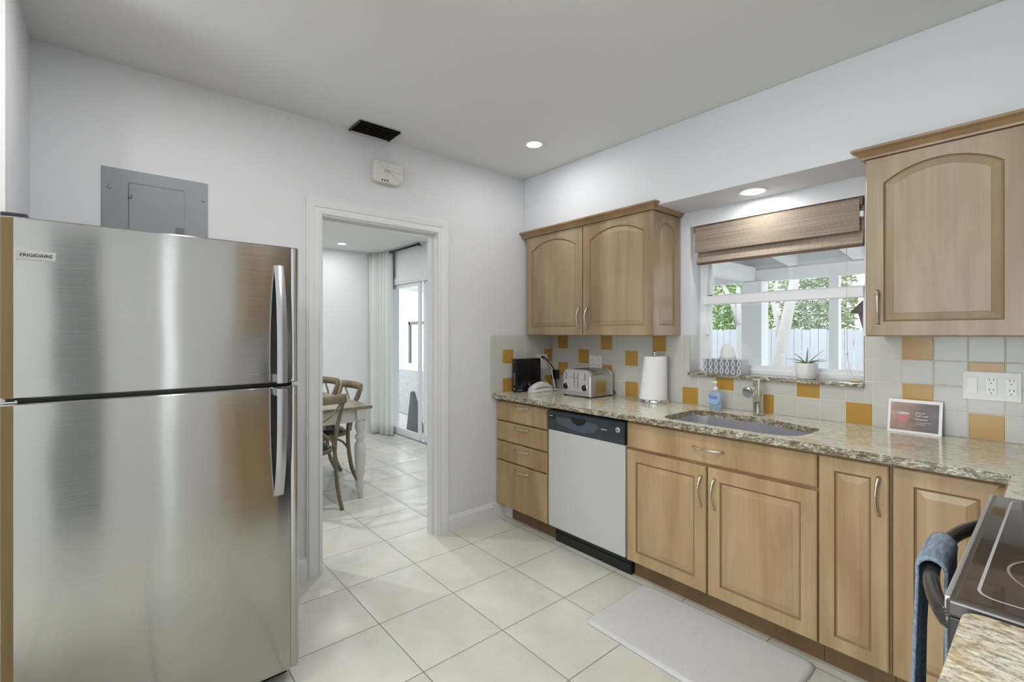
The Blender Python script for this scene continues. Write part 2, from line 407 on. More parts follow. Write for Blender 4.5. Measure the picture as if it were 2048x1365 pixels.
# ------------------------------------------------------------------ window over the sink
w = thing('window_1', 'white double-hung window over the kitchen sink', 'window', (1.65, .1, WZ0), kind='structure')
FY = .125
bm = BM(); box(bm, WX0, WX0+.045, FY, FY+.05, WZ0+.02, WZ1); box(bm, WX1-.022, WX1, FY, FY+.05, WZ0+.02, WZ1); box(bm, WX0, WX1, FY, FY+.05, WZ1-.03, WZ1)
box(bm, WX0, WX1, FY-.005, FY+.05, 1.116, 1.144, .003); obj('window_frame', bm, winframe, w)
s = BM(); x0, x1 = WX0+.045, WX1-.022
box(s, x0, x0+.022, FY+.004, FY+.03, 1.144, 1.57); box(s, x1-.014, x1, FY+.004, FY+.03, 1.144, 1.57); box(s, x0, x1, FY+.002, FY+.03, 1.144, 1.166); box(s, WX0+.03, WX1-.03, FY-.022, FY+.032, 1.535, 1.588, .004)
lo = obj('sash', s, winframe, w)
bm = BM(); box(bm, x0+.02, x1-.02, FY+.014, FY+.018, 1.16, 1.54); obj('pane', bm, pane_m, lo)
s = BM(); box(s, x0, x0+.018, FY+.03, FY+.05, 1.56, 1.99); box(s, x1-.014, x1, FY+.03, FY+.05, 1.56, 1.99); box(s, x0, x1, FY+.03, FY+.05, 1.57, 1.598)
up = obj('sash', s, winframe, w)
bm = BM(); box(bm, x0+.016, x1-.016, FY+.038, FY+.042, 1.59, 1.99); obj('pane', bm, pane_m, up)
bm = BM(); box(bm, x0-.004, x0+.016, FY-.02, FY+.004, 1.345, 1.42, .004); obj('alarm_sensor', bm, white_pl, w)
bm = BM(); box(bm, WX0, WX1, .006, FY-.006, WZ0-.0, 1.1149); 
bm.free()
# tiled lower half of the left reveal
rc = [(a, b, ZT-(r+1)*PZ if r < 2 else 1.116, ZT-r*PZ, False) for r in range(3) for a, b in ((.0, .0995), )]
tiles('tile_reveal', 'cream tiled left reveal of the window above the sill', rc, lambda s, t, o: (WX0+o-.003, s-.004, t), 0)
rc2 = [(a, b, ZT-(r+1)*PZ if r < 2 else 1.116, ZT-r*PZ, False) for r in range(3) for a, b in ((.0, .0995), )]
tiles('tile_reveal', 'cream tiled right reveal of the window beside the corner cabinet', rc2, lambda s, t, o: (WX1-o+.003, s-.004, t), 0)
# granite sill
bm = BM(); box(bm, WX0+.001, WX1-.001, -.034, FY-.007, 1.097, 1.1155, .002, mi=0)
struct('window_sill', bm, granite_d, label='thin dark-edged granite sill under the window', cat='window sill'); bpy.data.objects['window_sill'].pop('kind', None) if 'kind' in bpy.data.objects['window_sill'] else None

# woven blind
w = thing('woven_blind', 'brown woven bamboo roman blind drawn up at the window head', 'blind', (1.66, .0, 1.78))
bm = BM(); box(bm, 1.240, 2.079, .000, .004, 1.850, 2.003, .001)
for i in range(28): box(bm, 1.241, 2.078, -.0012, -.0002, 1.853+i*.0054, 1.8565+i*.0054)
obj('valance', bm, blind_m, w)
bm = BM(); box(bm, 1.228, 2.09, .006, .045, 1.975, 2.012, .002); obj('headrail', bm, mat('headrail_wood', (.2, .13, .075), .6), w)
bm = BM()
pts = [(.03, 1.985), (.035, 1.86), (.012, 1.805), (.008, 1.79), (.02, 1.780), (.045, 1.782), (.05, 1.80), (.045, 1.985)]
extrude_poly(bm, pts, lambda s, t, q: (1.243+q, s, t), .846); obj('folded_shade', bm, blind_m, w)
bm = BM(); box(bm, 1.25, 2.09, .006, .03, 1.776, 1.7815); obj('bottom_bar', bm, mat('bar_wood', (.10, .06, .035), .6), w)
bm = BM(); box(bm, 2.078, 2.096, .0, .03, 1.915, 1.945, .004); obj('bracket', bm, mat('clear_clip', (.7, .7, .7), .2), w)
bm = BM(); tube(bm, [(2.02, .028, 1.78), (2.02, .028, 1.45), (2.022, .028, 1.25), (2.035, .02, 1.17), (2.06, .01, 1.125), (2.085, -.002, 1.121)], .0013, 6)
tube(bm, [(2.022, .028, 1.25), (2.01, .03, 1.2), (2.03, .02, 1.14), (2.07, .0, 1.122)], .0011, 6)
lathe(bm, [(0, 1.245), (.004, 1.248), (.004, 1.256), (0, 1.26)], 2.022, .028, 10)
obj('pull_cord', bm, mat('cord', (.62, .56, .46), .7), w)
bm = BM(); lathe(bm, [(0, 2.04), (.007, 2.042), (.009, 2.06), (.006, 2.085), (0, 2.088)], 0, .0, 14, ax='x', cz=1.1235, smooth=True); obj('cord_tassel', bm, mat('tassel_wood', (.6, .5, .3), .5), w)

# ------------------------------------------------------------------ recessed lights
def downlight(x, y, z, r, power, label=None, spread=180):
    t = thing('recessed_light', label, 'light' if label else None, (x, y, z))
    if not label: t['label'] = 'unseen round recessed ceiling light out of frame'; t['category'] = 'light'; t['group'] = 'recessed lights behind the camera'
    bm = BM(); lathe(bm, [(r*1.0, z), (r*1.0, z-.004), (r*1.16, z-.006), (r*1.26, z-.003), (r*1.28, z)], x, y, 40); obj('trim_ring', bm, trim_m, t)
    bm = BM(); lathe(bm, [(0.0001, z-.0035), (r*.99, z-.0035), (r*.99, z-.0005)], x, y, 40); obj('lens', bm, lampm, t)
    L = bpy.data.lights.new('lamp_light', 'AREA'); L.shape = 'DISK'; L.size = r*1.9; L.energy = power; L.color = (1, .98, .965); L.spread = rad(spread)
    lo = bpy.data.objects.new('lamp_light', L); C.objects.link(lo); lo.location = (0, 0, -.008); lo.parent = t
    return t
PW = 7.5
downlight(.550, -.714, H, .0465, 3.2, 'small round recessed ceiling light above the drawer cabinet corner')
downlight(1.648, -.153, SB, .058, 2.0, 'round recessed light in the soffit over the window')
downlight(.85, -2.48, H, .0465, 5.0)
for x, y in ((2.25, -1.9), (1.45, -3.4), (2.5, -3.9), (1.5,-1.75)): downlight(x, y, H, .0465, PW)  # extra unseen downlights, added to light the kitchen
downlight(-3.0, -.60, 2.455, .05, 3.5, 'recessed ceiling light in the dining room')
downlight(-1.6, -2.6, 2.455, .05, 26)  # this and the next two: unseen lamps added to brighten the dining room
downlight(-.9, -1.0, 2.455, .05, 13)
downlight(-2.2, -1.4, 2.455, .05, 9)
def fill_area(name, loc, rot, sx, sy, e, col=(.88, .94, 1)):
    L = bpy.data.lights.new(name, 'AREA'); L.shape = 'RECTANGLE'; L.size = sx; L.size_y = sy; L.energy = e; L.color = col
    o = bpy.data.objects.new(name, L); C.objects.link(o); o.location = loc; o.rotation_euler = rot; return o
fill_area('fill_light_front', (1.7, YB-.2, 1.25), (rad(90), 0, 0), 1.9, 1.8, 95)  # added cool fill light behind the camera, outside the added window

# ------------------------------------------------------------------ doors / drawers / handles
def panel_ring(x0, x1, z0, z1, rise, ins, N=14, arch=True):
    """outline counter-clockwise from bottom-left; top is an arc of given rise at ins=0"""
    pts = [(x0+ins, z0+ins), (x1-ins, z0+ins)]
    wd = (x1-x0)/2; xc = (x0+x1)/2
    if rise > 0:
        R = (wd*wd+rise*rise)/(2*rise); zc = z1-R
        for i in range(N+1):
            x = (x1-ins)+((x0+ins)-(x1-ins))*i/N
            pts.append((x, zc+sqrt(max((R-ins)**2-(x-xc)**2, 0))))
    else:
        for i in range(N+1): pts.append(((x1-ins)+((x0+ins)-(x1-ins))*i/N, z1-ins))
    return pts
def raised_door(x0, x1, z0, z1, f, th=.02, stile=.058, rise=0, rail_top=None):
    """f(s,t,out) -> 3D; out=0 is the cabinet face, door front at out=th"""
    bm = BM(); rt = rail_top or stile
    outer = panel_ring(x0, x1, z0, z1, 0, 0); N = len(outer)
    # match x positions of the top with the arch ring so quads stay neat
    rings = []
    def ring(pts, o): rings.append([bm.verts.new(f(s, t, o)) for s, t in pts])
    ring(outer, 0); ring(outer, th-.004); ring(panel_ring(x0, x1, z0, z1, 0, .004), th)
    a = (x0+stile, x1-stile, z0+stile, z1-rt)
    ring(panel_ring(*a, rise, 0), th); ring(panel_ring(*a, rise, .004), th-.005); ring(panel_ring(*a, rise, .009), th-.006)
    ring(panel_ring(*a, rise, .032), th-.0015); ring(panel_ring(*a, rise, .034), th-.0005)
    mats = [0, 0, 0, 1, 1, 0, 0]
    for i in range(len(rings)-1):
        A, B = rings[i], rings[i+1]; n = len(A)
        for k in range(n): bm.faces.new((A[k], A[(k+1) % n], B[(k+1) % n], B[k])).material_index = mats[i]
    bm.faces.new(rings[-1]); bm.faces.new(rings[0][::-1]); return bm
def slab(x0, x1, z0, z1, f, th=.02):
    bm = BM(); rr = []
    for ins, o in ((0, 0), (0, th-.006), (.003, th-.0025), (.009, th)):
        rr.append([bm.verts.new(f(s, t, o)) for s, t in ((x0+ins, z0+ins), (x1-ins, z0+ins), (x1-ins, z1-ins), (x0+ins, z1-ins))])
    for i in range(3):
        for k in range(4): bm.faces.new((rr[i][k], rr[i][(k+1) % 4], rr[i+1][(k+1) % 4], rr[i+1][k]))
    bm.faces.new(rr[-1]); bm.faces.new(rr[0][::-1]); return bm
def pull(s, t, f, L=.11, vert=True, th=.02, sw=0):
    """arched bar pull centred on s,t"""
    pts = []; rs = []; N = 18
    for i in range(N+1):
        u = i/N*2-1; o = th+.003+.026*(1-u*u)**.8; lat = sw*(1-u*u)
        a, b = (s+lat, t-u*L/2) if vert else (s+u*L/2, t+lat)
        pts.append(f(a, b, o)); rs.append(.0042+.0022*abs(u)**3+(.0014 if u < -.5 and vert else 0))
    bm = BM(); tube(bm, pts, rs, 10)
    for u in (-1, 1):
        a, b = (s, t-u*L/2) if vert else (s+u*L/2, t)
        tube(bm, [f(a, b, th-.001), f(a, b, th+.006)], .0058, 12)
    return bm
fB = lambda y: (lambda s, t, o: (s, y-o, t))      # faces -y
fR = lambda x: (lambda s, t, o: (x-o, s, t))      # faces -x (right wall)
CF = -.565   # base cabinet face plane, doors stand 20 mm proud
ZB, ZC = .108, .862

# base cabinets
c = thing('drawer_cabinet', 'maple four-drawer base cabinet at the end by the doorway', 'cabinet', (.27, -.3, 0), 'lower maple cabinets')
bm = BM(); box(bm, .004, .545, CF, -.012, .105, .882); obj('carcass', bm, maple_edge, c)
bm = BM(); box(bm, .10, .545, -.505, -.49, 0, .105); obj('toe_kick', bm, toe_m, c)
for z0, z1 in ((.725, .862), (.580, .716), (.438, .572), (.110, .430)):
    d_ = obj('drawer', slab(.004, .528, z0, z1, fB(CF)), maple, c)
    obj('handle', pull(.287, {.862: .840, .716: .692, .572: .537, .430: .390}[z1], fB(CF), .145, False), nickel, d_)
c = thing('sink_cabinet', 'wide maple sink base cabinet with false drawer and two doors', 'cabinet', (1.61, -.3, 0), 'lower maple cabinets')
bm = BM(); box(bm, 1.153, 2.076, CF, CF+.02, .105, .882); box(bm, 1.153, 1.171, CF+.02, -.012, .105, .882); box(bm, 2.058, 2.076, CF+.02, -.012, .105, .882); box(bm, 1.171, 2.058, CF+.02, -.012, .105, .123); obj('carcass', bm, maple_edge, c)
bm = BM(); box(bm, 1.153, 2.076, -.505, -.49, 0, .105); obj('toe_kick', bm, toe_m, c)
d_ = obj('drawer', slab(1.157, 2.073, .731, .865, fB(CF)), maple, c); obj('handle', pull(1.62, .802, fB(CF), .145, False, sw=0), nickel, d_)
for a, b, hx in ((1.157, 1.609, 1.587), (1.618, 2.073, 1.652)):
    d_ = obj('door', raised_door(a, b, .110, .716, fB(CF)), [maple, glaze], c); obj('handle', pull(hx, .597, fB(CF), .142, True, sw=-.006), nickel, d_)
c = thing('narrow_cabinet', 'narrow maple base cabinet with one full-height door beside the sink doors', 'cabinet', (2.19, -.3, 0), 'lower maple cabinets')
bm = BM(); box(bm, 2.078, 2.308, CF, -.012, .105, .882); obj('carcass', bm, maple_edge, c)
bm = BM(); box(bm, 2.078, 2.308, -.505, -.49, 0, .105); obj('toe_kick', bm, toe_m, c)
d_ = obj('door', raised_door(2.080, 2.302, .110, .866, fB(CF), stile=.052), [maple, glaze], c); obj('handle', pull(2.274, .750, fB(CF), .142, True, sw=-.006), nickel, d_)
c = thing('corner_cabinet', 'maple corner base cabinet beside the range', 'cabinet', (2.6, -.3, 0), 'lower maple cabinets')
bm = BM(); box(bm, 2.310, 2.60, CF, -.012, .105, .882); box(bm, 2.60, RX-.002, -.94, -.012, .0, .882); obj('carcass', bm, maple_edge, c)
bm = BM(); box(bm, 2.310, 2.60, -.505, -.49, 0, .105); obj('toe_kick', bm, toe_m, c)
bm = BM(); box(bm, 2.310, 2.326, CF-.0, CF+.0, .11, .87) if False else None; bm.free()
d_ = obj('door', raised_door(2.314, 2.598, .110, .868, fB(CF)), [maple, glaze], c)
d2 = obj('door', raised_door(-.935, -.60, .110, .868, fR(2.60)), [maple, glaze], c)

# dishwasher
c = thing('dishwasher', 'dishwasher with pale steel door and dark control panel between maple cabinets', 'dishwasher', (.85, -.3, 0))
bm = BM(); box(bm, .552, 1.146, -.556, -.02, .10, .868); obj('tub', bm, black_pl, c)
bm = BM(); box(bm, .552, 1.148, -.588, -.556, .115, .735, .004); obj('door', bm, dish_steel, c)
bm = BM()
extrude_poly(bm, [(-.557, .735), (-.588, .735), (-.594, .745), (-.596, .80), (-.590, .855), (-.582, .862), (-.557, .862)], lambda s, t, q: (.552+q, s, t), .596)
pn = obj('control_panel', bm, slate_pl, c, sm=40)
bm = BM(); N = 14
extrude_poly(bm, [(.70+.0*i, .835) for i in range(1)]+[(.70, .835)]+[(.90, .833)]+[(.90-.2*(i/N), .833-.048*sin(pi*i/N)**.6) for i in range(1, N)], lambda s, t, q: (s, -.5965+q, t), .003) if False else None
pk = [(.725+.115*(1-cos(pi*i/N))/2*2*.5+.0, 0) for i in range(1)]
pts = [(.755, .840)]+[(.755+.115*i/N, .840-.045*sin(pi*i/N)**.5) for i in range(1, N)]+[(.870, .840)]
extrude_poly(bm, pts, lambda s, t, q: (s, -.5975+q, t), .003); obj('latch_pocket', bm, black_pl, pn)
bm = BM(); pts = [(.625, .825), (.755, .828), (.77, .80), (.86, .80), (.875, .828), (.95, .825), (.975, .81), (.93, .770), (.85, .755), (.75, .765), (.64, .79)]
extrude_poly(bm, pts, lambda s, t, q: (s, -.597+q*1.0, t), .002); obj('display_strip', bm, mat('grey_overlay', (.062, .085, .108), .28), pn)
bm = BM(); box(bm, .562, .615, -.597, -.594, .808, .838, .001); obj('vent_grille', bm, black_pl, pn)
bm = BM(); box(bm, .570, .600, -.5978, -.5968, .826, .829); box(bm, .990, 1.030, -.5978, -.5958, .801, .804); objs('printed_mark', bm, white_pl, pn)
bm = BM(); lathe(bm, [(.0001, -.5985), (.012, -.5985), (.015, -.5965), (.015, -.594)], 1.105, 0, 24, ax='y', cz=.815); kn = obj('round_badge', bm, mat('badge_silver', (.6, .62, .62), .3, .6), pn)
bm = BM(); lathe(bm, [(.0001, -.5992), (.0055, -.5992), (.0055, -.598)], 1.105, 0, 16, ax='y', cz=.815); obj('badge_mark', bm, slate_pl, pn)
bm = BM(); box(bm, .560, 1.146, -.530, -.50, .0, .10, .002); box(bm, .560, 1.146, -.536, -.53, .055, .06); obj('toe_kick', bm, mat('black_kick', (.012, .016, .014), .3), c)

# ------------------------------------------------------------------ worktops
def counter_slab(outline, hole, z0, z1, name, m, label):
    """flat slab with optional hole and eased edges"""
    bm = BM(); e = .006
    top = [bm.verts.new((x, y, z1)) for x, y in outline]
    es = [bm.edges.new((top[i], top[(i+1) % len(top)])) for i in range(len(top))]
    if hole:
        hv = [bm.verts.new((x, y, z1)) for x, y in hole]; es += [bm.edges.new((hv[i], hv[(i+1) % len(hv)])) for i in range(len(hv))]
    bmesh.ops.triangle_fill(bm, use_beauty=True, use_dissolve=False, edges=es)
    fs = bm.faces[:]
    r = bmesh.ops.extrude_face_region(bm, geom=fs); nv = [v for v in r['geom'] if isinstance(v, bmesh.types.BMVert)]
    for v in nv: v.co.z = z0
    o = obj(name, bm, m, bevel=0)
    md = o.modifiers.new('bevel', 'BEVEL'); md.width = .007; md.segments = 3; md.limit_method = 'ANGLE'; md.angle_limit = rad(50)
    o.data.materials.append(granite_d)
    for p in o.data.polygons:
        if abs(p.normal.z) < .5: p.material_index = 1
    return tag(o, label, 'worktop')
def round_poly(pts, rs, seg=6):
    out = []; n = len(pts)
    for i in range(n):
        p = Vector(pts[i]); a = (Vector(pts[i-1])-p); b = (Vector(pts[(i+1) % n])-p); r = rs[i] if isinstance(rs, list) else rs
        if r <= 0: out.append(tuple(p)); continue
        ang = a.angle(b); d = min(r/math.tan(ang/2), a.length*.49, b.length*.49); p0 = p+a.normalized()*d; p1 = p+b.normalized()*d
        for k in range(seg+1):
            u = k/seg; q = p0*(1-u)**2+p*2*u*(1-u)+p1*u*u; out.append(tuple(q))
    return out
sink_o = round_poly([(1.338, -.560), (1.335, -.20), (1.40, -.165), (1.70, -.165), (1.80, -.20), (1.985, -.262), (2.0, -.30), (1.99, -.565)], [.10, .08, .08, .25, .1, .04, .04, .13], 8)
counter_slab([(.001, -.008), (.001, -.622), (2.50, -.622), (2.60, -.622), (2.612, -.64), (2.612, -.945), (RX-.001, -.945), (RX-.001, -.008)], sink_o, .884, .914, 'granite_worktop', granite_m, 'speckled cream and brown granite worktop with the sink cut-out')
counter_slab(round_poly([(2.612, -1.712), (2.612, -2.06), (RX-.001, -2.06), (RX-.001, -1.712)], [.03, .03, 0, 0]), None, .884, .914, 'granite_worktop', granite_r, 'granite worktop corner in the near right foreground below the range')
c = thing('near_cabinet', 'maple base cabinet under the foreground worktop', 'cabinet', (2.9, -2.0, 0), 'lower maple cabinets')
bm = BM(); box(bm, 2.65, RX-.002, -2.05, -1.722, .0, .882); obj('carcass', bm, maple_edge, c)
obj('door', raised_door(-2.045, -1.726, .11, .868, fR(2.65)), [maple, glaze], c)
# sink
bm = BM(); rr = []
for sc, z in ((1.0, .884), (1.0, .883), (.985, .80), (.965, .72), (.90, .695), (.5, .690)):
    cxs, cys = 1.67, -.365; rr.append([bm.verts.new((cxs+(x-cxs)*sc, cys+(y-cys)*sc, z)) for x, y in sink_o])
for i in range(len(rr)-1):
    n_ = len(rr[0])
    for k in range(n_): f = bm.faces.new((rr[i][k], rr[i][(k+1) % n_], rr[i+1][(k+1) % n_], rr[i+1][k])); f.smooth = True
bm.faces.new(rr[-1])
sk = thing('kitchen_sink', 'stainless undermount sink set in the granite worktop', 'sink', (1.67, -.365, .69)); obj('basin', bm, sinksteel, sk)
bm = BM(); lathe(bm, [(.0001, .6925), (.02, .6925), (.035, .694), (.045, .693), (.045, .690)], 1.67, -.365, 24); obj('drain', bm, chrome, sk)
# faucet
fc = thing('kitchen_faucet', 'chrome single-lever pull-out faucet behind the sink', 'faucet', (1.65, -.095, .914))
fx, fy = 1.651, -.095
bm = BM(); tube(bm, [(fx, fy, .914), (fx, fy, .93), (fx, fy-.002, .99), (fx, fy-.006, 1.02), (fx, fy-.012, 1.04)], [.027, .0255, .0255, .026, .022], 20); obj('body', bm, steel_d if False else nickel, fc)
bm = BM(); tube(bm, [(fx, fy-.0, .975), (fx, fy-.03, 1.01), (fx, fy-.06, 1.035), (fx, fy-.078, 1.042)], [.018, .019, .020, .021], 18); obj('spout', bm, nickel, fc)
bm = BM(); tube(bm, [(fx-.004, fy-.066, 1.040), (fx-.004, fy-.076, 1.044), (fx-.005, fy-.118, 1.046), (fx-.005, fy-.126, 1.043)], [.024, .031, .030, .024], 20); obj('spray_head', bm, chrome, fc)
bm = BM(); pts = [(-.040, 1.012), (.027, 1.000), (.029, 1.050), (.012, 1.088), (-.018, 1.112), (-.030, 1.110), (-.032, 1.060)]
extrude_poly(bm, pts, lambda s, t, q: (fx-.019+q, fy+s-.002, t), .038); obj('lever', bm, nickel, fc, bevel=.005)

# ------------------------------------------------------------------ wall cabinets
def wall_cab(name, label, x0, x1, doors, zt=2.085, zb=1.340, yf=-.295, side=None):
    c = thing(name, label, 'cabinet', ((x0+x1)/2, -.15, zb), 'upper maple cabinets')
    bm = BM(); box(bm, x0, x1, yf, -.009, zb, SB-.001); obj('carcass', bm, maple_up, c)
    for a, b, hx, sw in doors:
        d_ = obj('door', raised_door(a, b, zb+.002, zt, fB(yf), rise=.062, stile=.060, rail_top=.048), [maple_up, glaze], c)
        if hx: obj('handle', pull(hx, zb+.120, fB(yf), .138, True, sw=sw), nickel, d_)
    if side == 'R':
        fS = lambda s, t, o: (x1+o, s, t)
        obj('side_panel', raised_door(yf-.012, -.010, zb, zt, fS, th=.012, stile=.062, rise=.055, rail_top=.055), [maple_up, glaze], c)
    # crown moulding
    pr = [(0, zt), (.010, zt), (.012, zt+.008), (.028, zt+.024), (.042, zt+.032), (.042, zt+.042), (0, zt+.042)]
    bm = BM(); rr = []
    yo = yf-.02
    L = x0-.034 if side == 'R' else x0; Rr = x1+(.012 if side == 'R' else 0)
    if side == 'R':
        path = [(max(L, .0005), yo, 0, -1), (Rr, yo, 1, -1), (Rr, -.001, 1, 0)]
    else:
        path = [(x0, -.001, -1, 0), (x0, yo, -1, -1), (x1, yo, 0, -1)]
    for (x, y, dx, dy) in path: rr.append([bm.verts.new((x+dx*a, y+dy*a, b)) for a, b in pr])
    for i in range(len(rr)-1):
        for k in range(len(pr)): bm.faces.new((rr[i][k], rr[i][(k+1) % len(pr)], rr[i+1][(k+1) % len(pr)], rr[i+1][k]))
    bm.faces.new(rr[0]); bm.faces.new(rr[-1]); obj('crown_moulding', bm, maple_edge, c)
    return c
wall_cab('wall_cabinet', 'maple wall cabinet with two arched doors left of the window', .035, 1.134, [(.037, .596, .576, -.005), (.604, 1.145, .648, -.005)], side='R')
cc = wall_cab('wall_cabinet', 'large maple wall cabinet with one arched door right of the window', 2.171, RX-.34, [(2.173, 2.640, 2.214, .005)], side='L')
bm = BM(); box(bm, RX-.34, RX-.002, -.93, -.009, 1.34, SB-.001); obj('corner_carcass', bm, maple_up, cc)
# range-side wall cabinets and hood (seen only in reflections)
c = thing('range_hood', 'black range hood above the range', 'range hood', (3.0, -1.33, 1.6))
bm = BM(); box(bm, RX-.45, RX-.002, -1.705, -.945, 1.62, 1.74, .01); obj('hood', bm, mat('hood_black', (.02, .02, .02), .3), c); bm = BM(); box(bm, RX-.31, RX-.002, -1.70, -.95, 1.745, SB); obj('cupboard', bm, maple_up, c)
c = thing('wall_cabinet', 'narrow maple wall cabinet beside the range hood', 'cabinet', (3.05, -1.85, 1.34), 'upper maple cabinets')
bm = BM(); box(bm, RX-.31, RX-.002, -1.95, -1.715, 1.34, SB); obj('carcass', bm, maple_up, c); obj('door', raised_door(-1.948, -1.717, 1.342, 2.085, fR(RX-.31), rise=.03, stile=.05), [maple_up, glaze], c)
bm = BM(); box(bm, 1.0, 1.7, -3.70, -3.1, 0, 2.1, .004); pc = tag(obj('pantry_cabinet', bm, wood('honey_maple', (.46, .28, .10), (.56, .35, .14), (.64, .42, .18))), 'tall maple pantry cabinet beyond the refrigerator', 'cabinet')

# ------------------------------------------------------------------ refrigerator
r = thing('refrigerator', 'large stainless top-freezer refrigerator against the left wall', 'refrigerator', (.4, -2.57, 0))
FY0, FY1 = -2.978, -2.186
bm = BM(); box(bm, .05, .715, FY0+.012, FY1-.012, .02, 1.665, .005); obj('body', bm, mat('fridge_side', (.10, .105, .11), .45), r)
def fdoor(z0, z1):
    """door with chamfered hinge edge and fluted handle edge"""
    bm = BM(); X = .80
    prof = [(.722, FY0), (X-.012, FY0), (X-.009, FY0+.003), (X, FY0+.029)]
    for i in range(1, 20):
        u = i/20; prof.append((X+.003*sin(pi*u), FY0+.029+(FY1-.052-FY0-.029)*u))
    prof += [(X, FY1-.050), (X-.002, FY1-.034), (X-.007, FY1-.030), (X-.004, FY1-.024), (X-.002, FY1-.016), (X-.005, FY1-.008), (X-.010, FY1-.005), (X-.016, FY1-.001), (X-.03, FY1), (.722, FY1)]
    n_ = len(prof); e = .004
    rings = [[bm.verts.new((x if x < .73 else x-(e if z in (z0, z1) else 0), y, z)) for x, y in prof] for z in (z0, z0+e, z1-e, z1)]
    for i in range(3):
        for k in range(n_): bm.faces.new((rings[i][k], rings[i][(k+1) % n_], rings[i+1][(k+1) % n_], rings[i+1][k]))
    bm.faces.new(rings[0][::-1]); bm.faces.new(rings[-1]); return bm
d1 = obj('freezer_door', fdoor(1.166, 1.682), fridge_steel, r, sm=14)
d2 = obj('fridge_door', fdoor(.07, 1.152), fridge_steel, r, sm=14)
bm = BM(); box(bm, .700, .735, FY0+.02, FY1-.02, .08, 1.67); box(bm, .735, .765, FY0+.01, FY1-.02, 1.1525, 1.1655); obj('gasket', bm, black_pl, r)
bm = BM(); box(bm, .73, .775, FY0+.002, FY0+.035, 1.1525, 1.1575, .001); tube(bm, [(.76, FY0+.03, 1.154), (.76, FY0+.03, 1.163)], .006, 10); obj('middle_hinge', bm, chrome, r)
bm = BM(); box(bm, .66, .775, FY0-.0, FY0+.055, 1.683, 1.697, .004); obj('hinge_cover', bm, mat('hinge_dark', (.05, .06, .08), .4), r)
bm = BM(); box(bm, .58, .70, FY0+.02, FY1-.02, .0, .06); obj('kick_grille', bm, black_pl, r)
def fhandle(zA, zB, zT):
    """flat bowed handle blade: fixed at zA (near the gap), free tip zB; slight taper"""
    bm = BM(); N = 16; hw0, hw1 = .0175, .0165; rings = []
    for i in range(N+1):
        u = i/N; z = zA+(zB-zA)*u; out = .8+.052*(1-u**3.2)+.004; w_ = hw0+(hw1-hw0)*u
        yc = -2.2625-.002*u*0; t_ = .010
        rings.append([bm.verts.new(p) for p in ((out, yc-w_, z), (out+.003, yc-w_*.5, z), (out+.004, yc, z), (out+.003, yc+w_*.5, z), (out, yc+w_, z), (out-t_, yc+w_*.9, z), (out-t_, yc-w_*.9, z))])
    for i in range(N):
        for k in range(7): bm.faces.new((rings[i][k], rings[i][(k+1) % 7], rings[i+1][(k+1) % 7], rings[i+1][k]))
    bm.faces.new(rings[0]); bm.faces.new(rings[-1][::-1])
    s_ = 1 if zB > zA else -1
    box(bm, .795, .848, -2.275, -2.25, min(zA, zA+s_*.03), max(zA, zA+s_*.03), .003)
    return bm
hmat = mat('handle_satin', (.48, .49, .51), .28, .85)
obj('handle', fhandle(1.170, 1.607, 1), hmat, d1, sm=35); obj('handle', fhandle(1.150, .745, -1), hmat, d2, sm=35)
bm = BM(); box(bm, .800, .8045, -2.944, -2.862, 1.5615, 1.5875, .0018); bd = obj('name_badge', bm, mat('badge', (.62, .63, .65), .3, .5), d1)
text('badge_lettering', 'FRIGIDAIRE', .0125, mat('lettering_black', (.02, .02, .02), .5), bd, (.8047, -2.903, 1.5745), (0, 1, 0), (0, 0, 1), .0003, .0002, sx=1.05)

# ------------------------------------------------------------------ things on the left wall
p = thing('electrical_panel', 'grey steel electrical panel flush on the wall above the refrigerator', 'electrical panel', (0, -2.58, 1.55))
bm = BM(); box(bm, .001, .008, -2.773, -2.383, 1.50, 2.083, .002); obj('cover', bm, grey_metal, p)
bm = BM(); box(bm, .0075, .0115, -2.680, -2.476, 1.60, 2.026, .0015); dd = obj('door', bm, grey_metal, p)
bm = BM(); box(bm, .011, .0125, -2.512, -2.479, 1.79, 1.850); box(bm, .0112, .0118, -2.6825, -2.6795, 1.60, 2.026); box(bm, .0112, .0118, -2.68, -2.476, 2.0255, 2.0275); obj('latch', bm, mat('latch_grey', (.12, .15, .17), .4), dd)
bm = BM(); tube(bm, [(.012, -2.6815, 1.975), (.014, -2.6815, 1.958), (.012, -2.6725, 1.955), (.012, -2.672, 1.975)], .0022, 8); obj('hasp', bm, mat('copper', (.4, .28, .2), .4, .8), dd)
bm = BM()
for y in (-2.748, -2.403): lathe(bm, [(.0001, .0105), (.006, .010), (.007, .0078)], 0, y, 12, ax='x', cz=1.995)
objs('screw', bm, steel_d, p)

s_ = thing('alarm_siren', 'ivory plastic alarm siren box high above the doorway', 'alarm box', (0, -1.455, 2.27))
bm = BM(); X0 = 0.001
prof = [(-1.551, 2.285), (-1.535, 2.272), (-1.40, 2.268), (-1.375, 2.275), (-1.362, 2.295), (-1.357, 2.32), (-1.357, 2.396), (-1.54, 2.400), (-1.551, 2.39)]
extrude_poly(bm, prof, lambda s, t, q: (X0+q, s, t), .045); bd = obj('housing', bm, ivory_pl, s_, bevel=.006)
bm = BM(); box(bm, .0455, .048, -1.485, -1.443, 2.333, 2.352, .001); obj('emblem', bm, mat('emblem', (.45, .45, .33), .4), bd)
bm = BM()
for a, b in (((-1.53, 2.392), (-1.486, 2.352)), ((-1.443, 2.333), (-1.372, 2.285)), ((-1.465, 2.395), (-1.465, 2.353)), ((-1.465, 2.332), (-1.465, 2.30)), ((-1.443, 2.343), (-1.36, 2.343))):
    tube(bm, [(.0462, a[0], a[1]), (.0462, b[0], b[1])], .0009, 5)
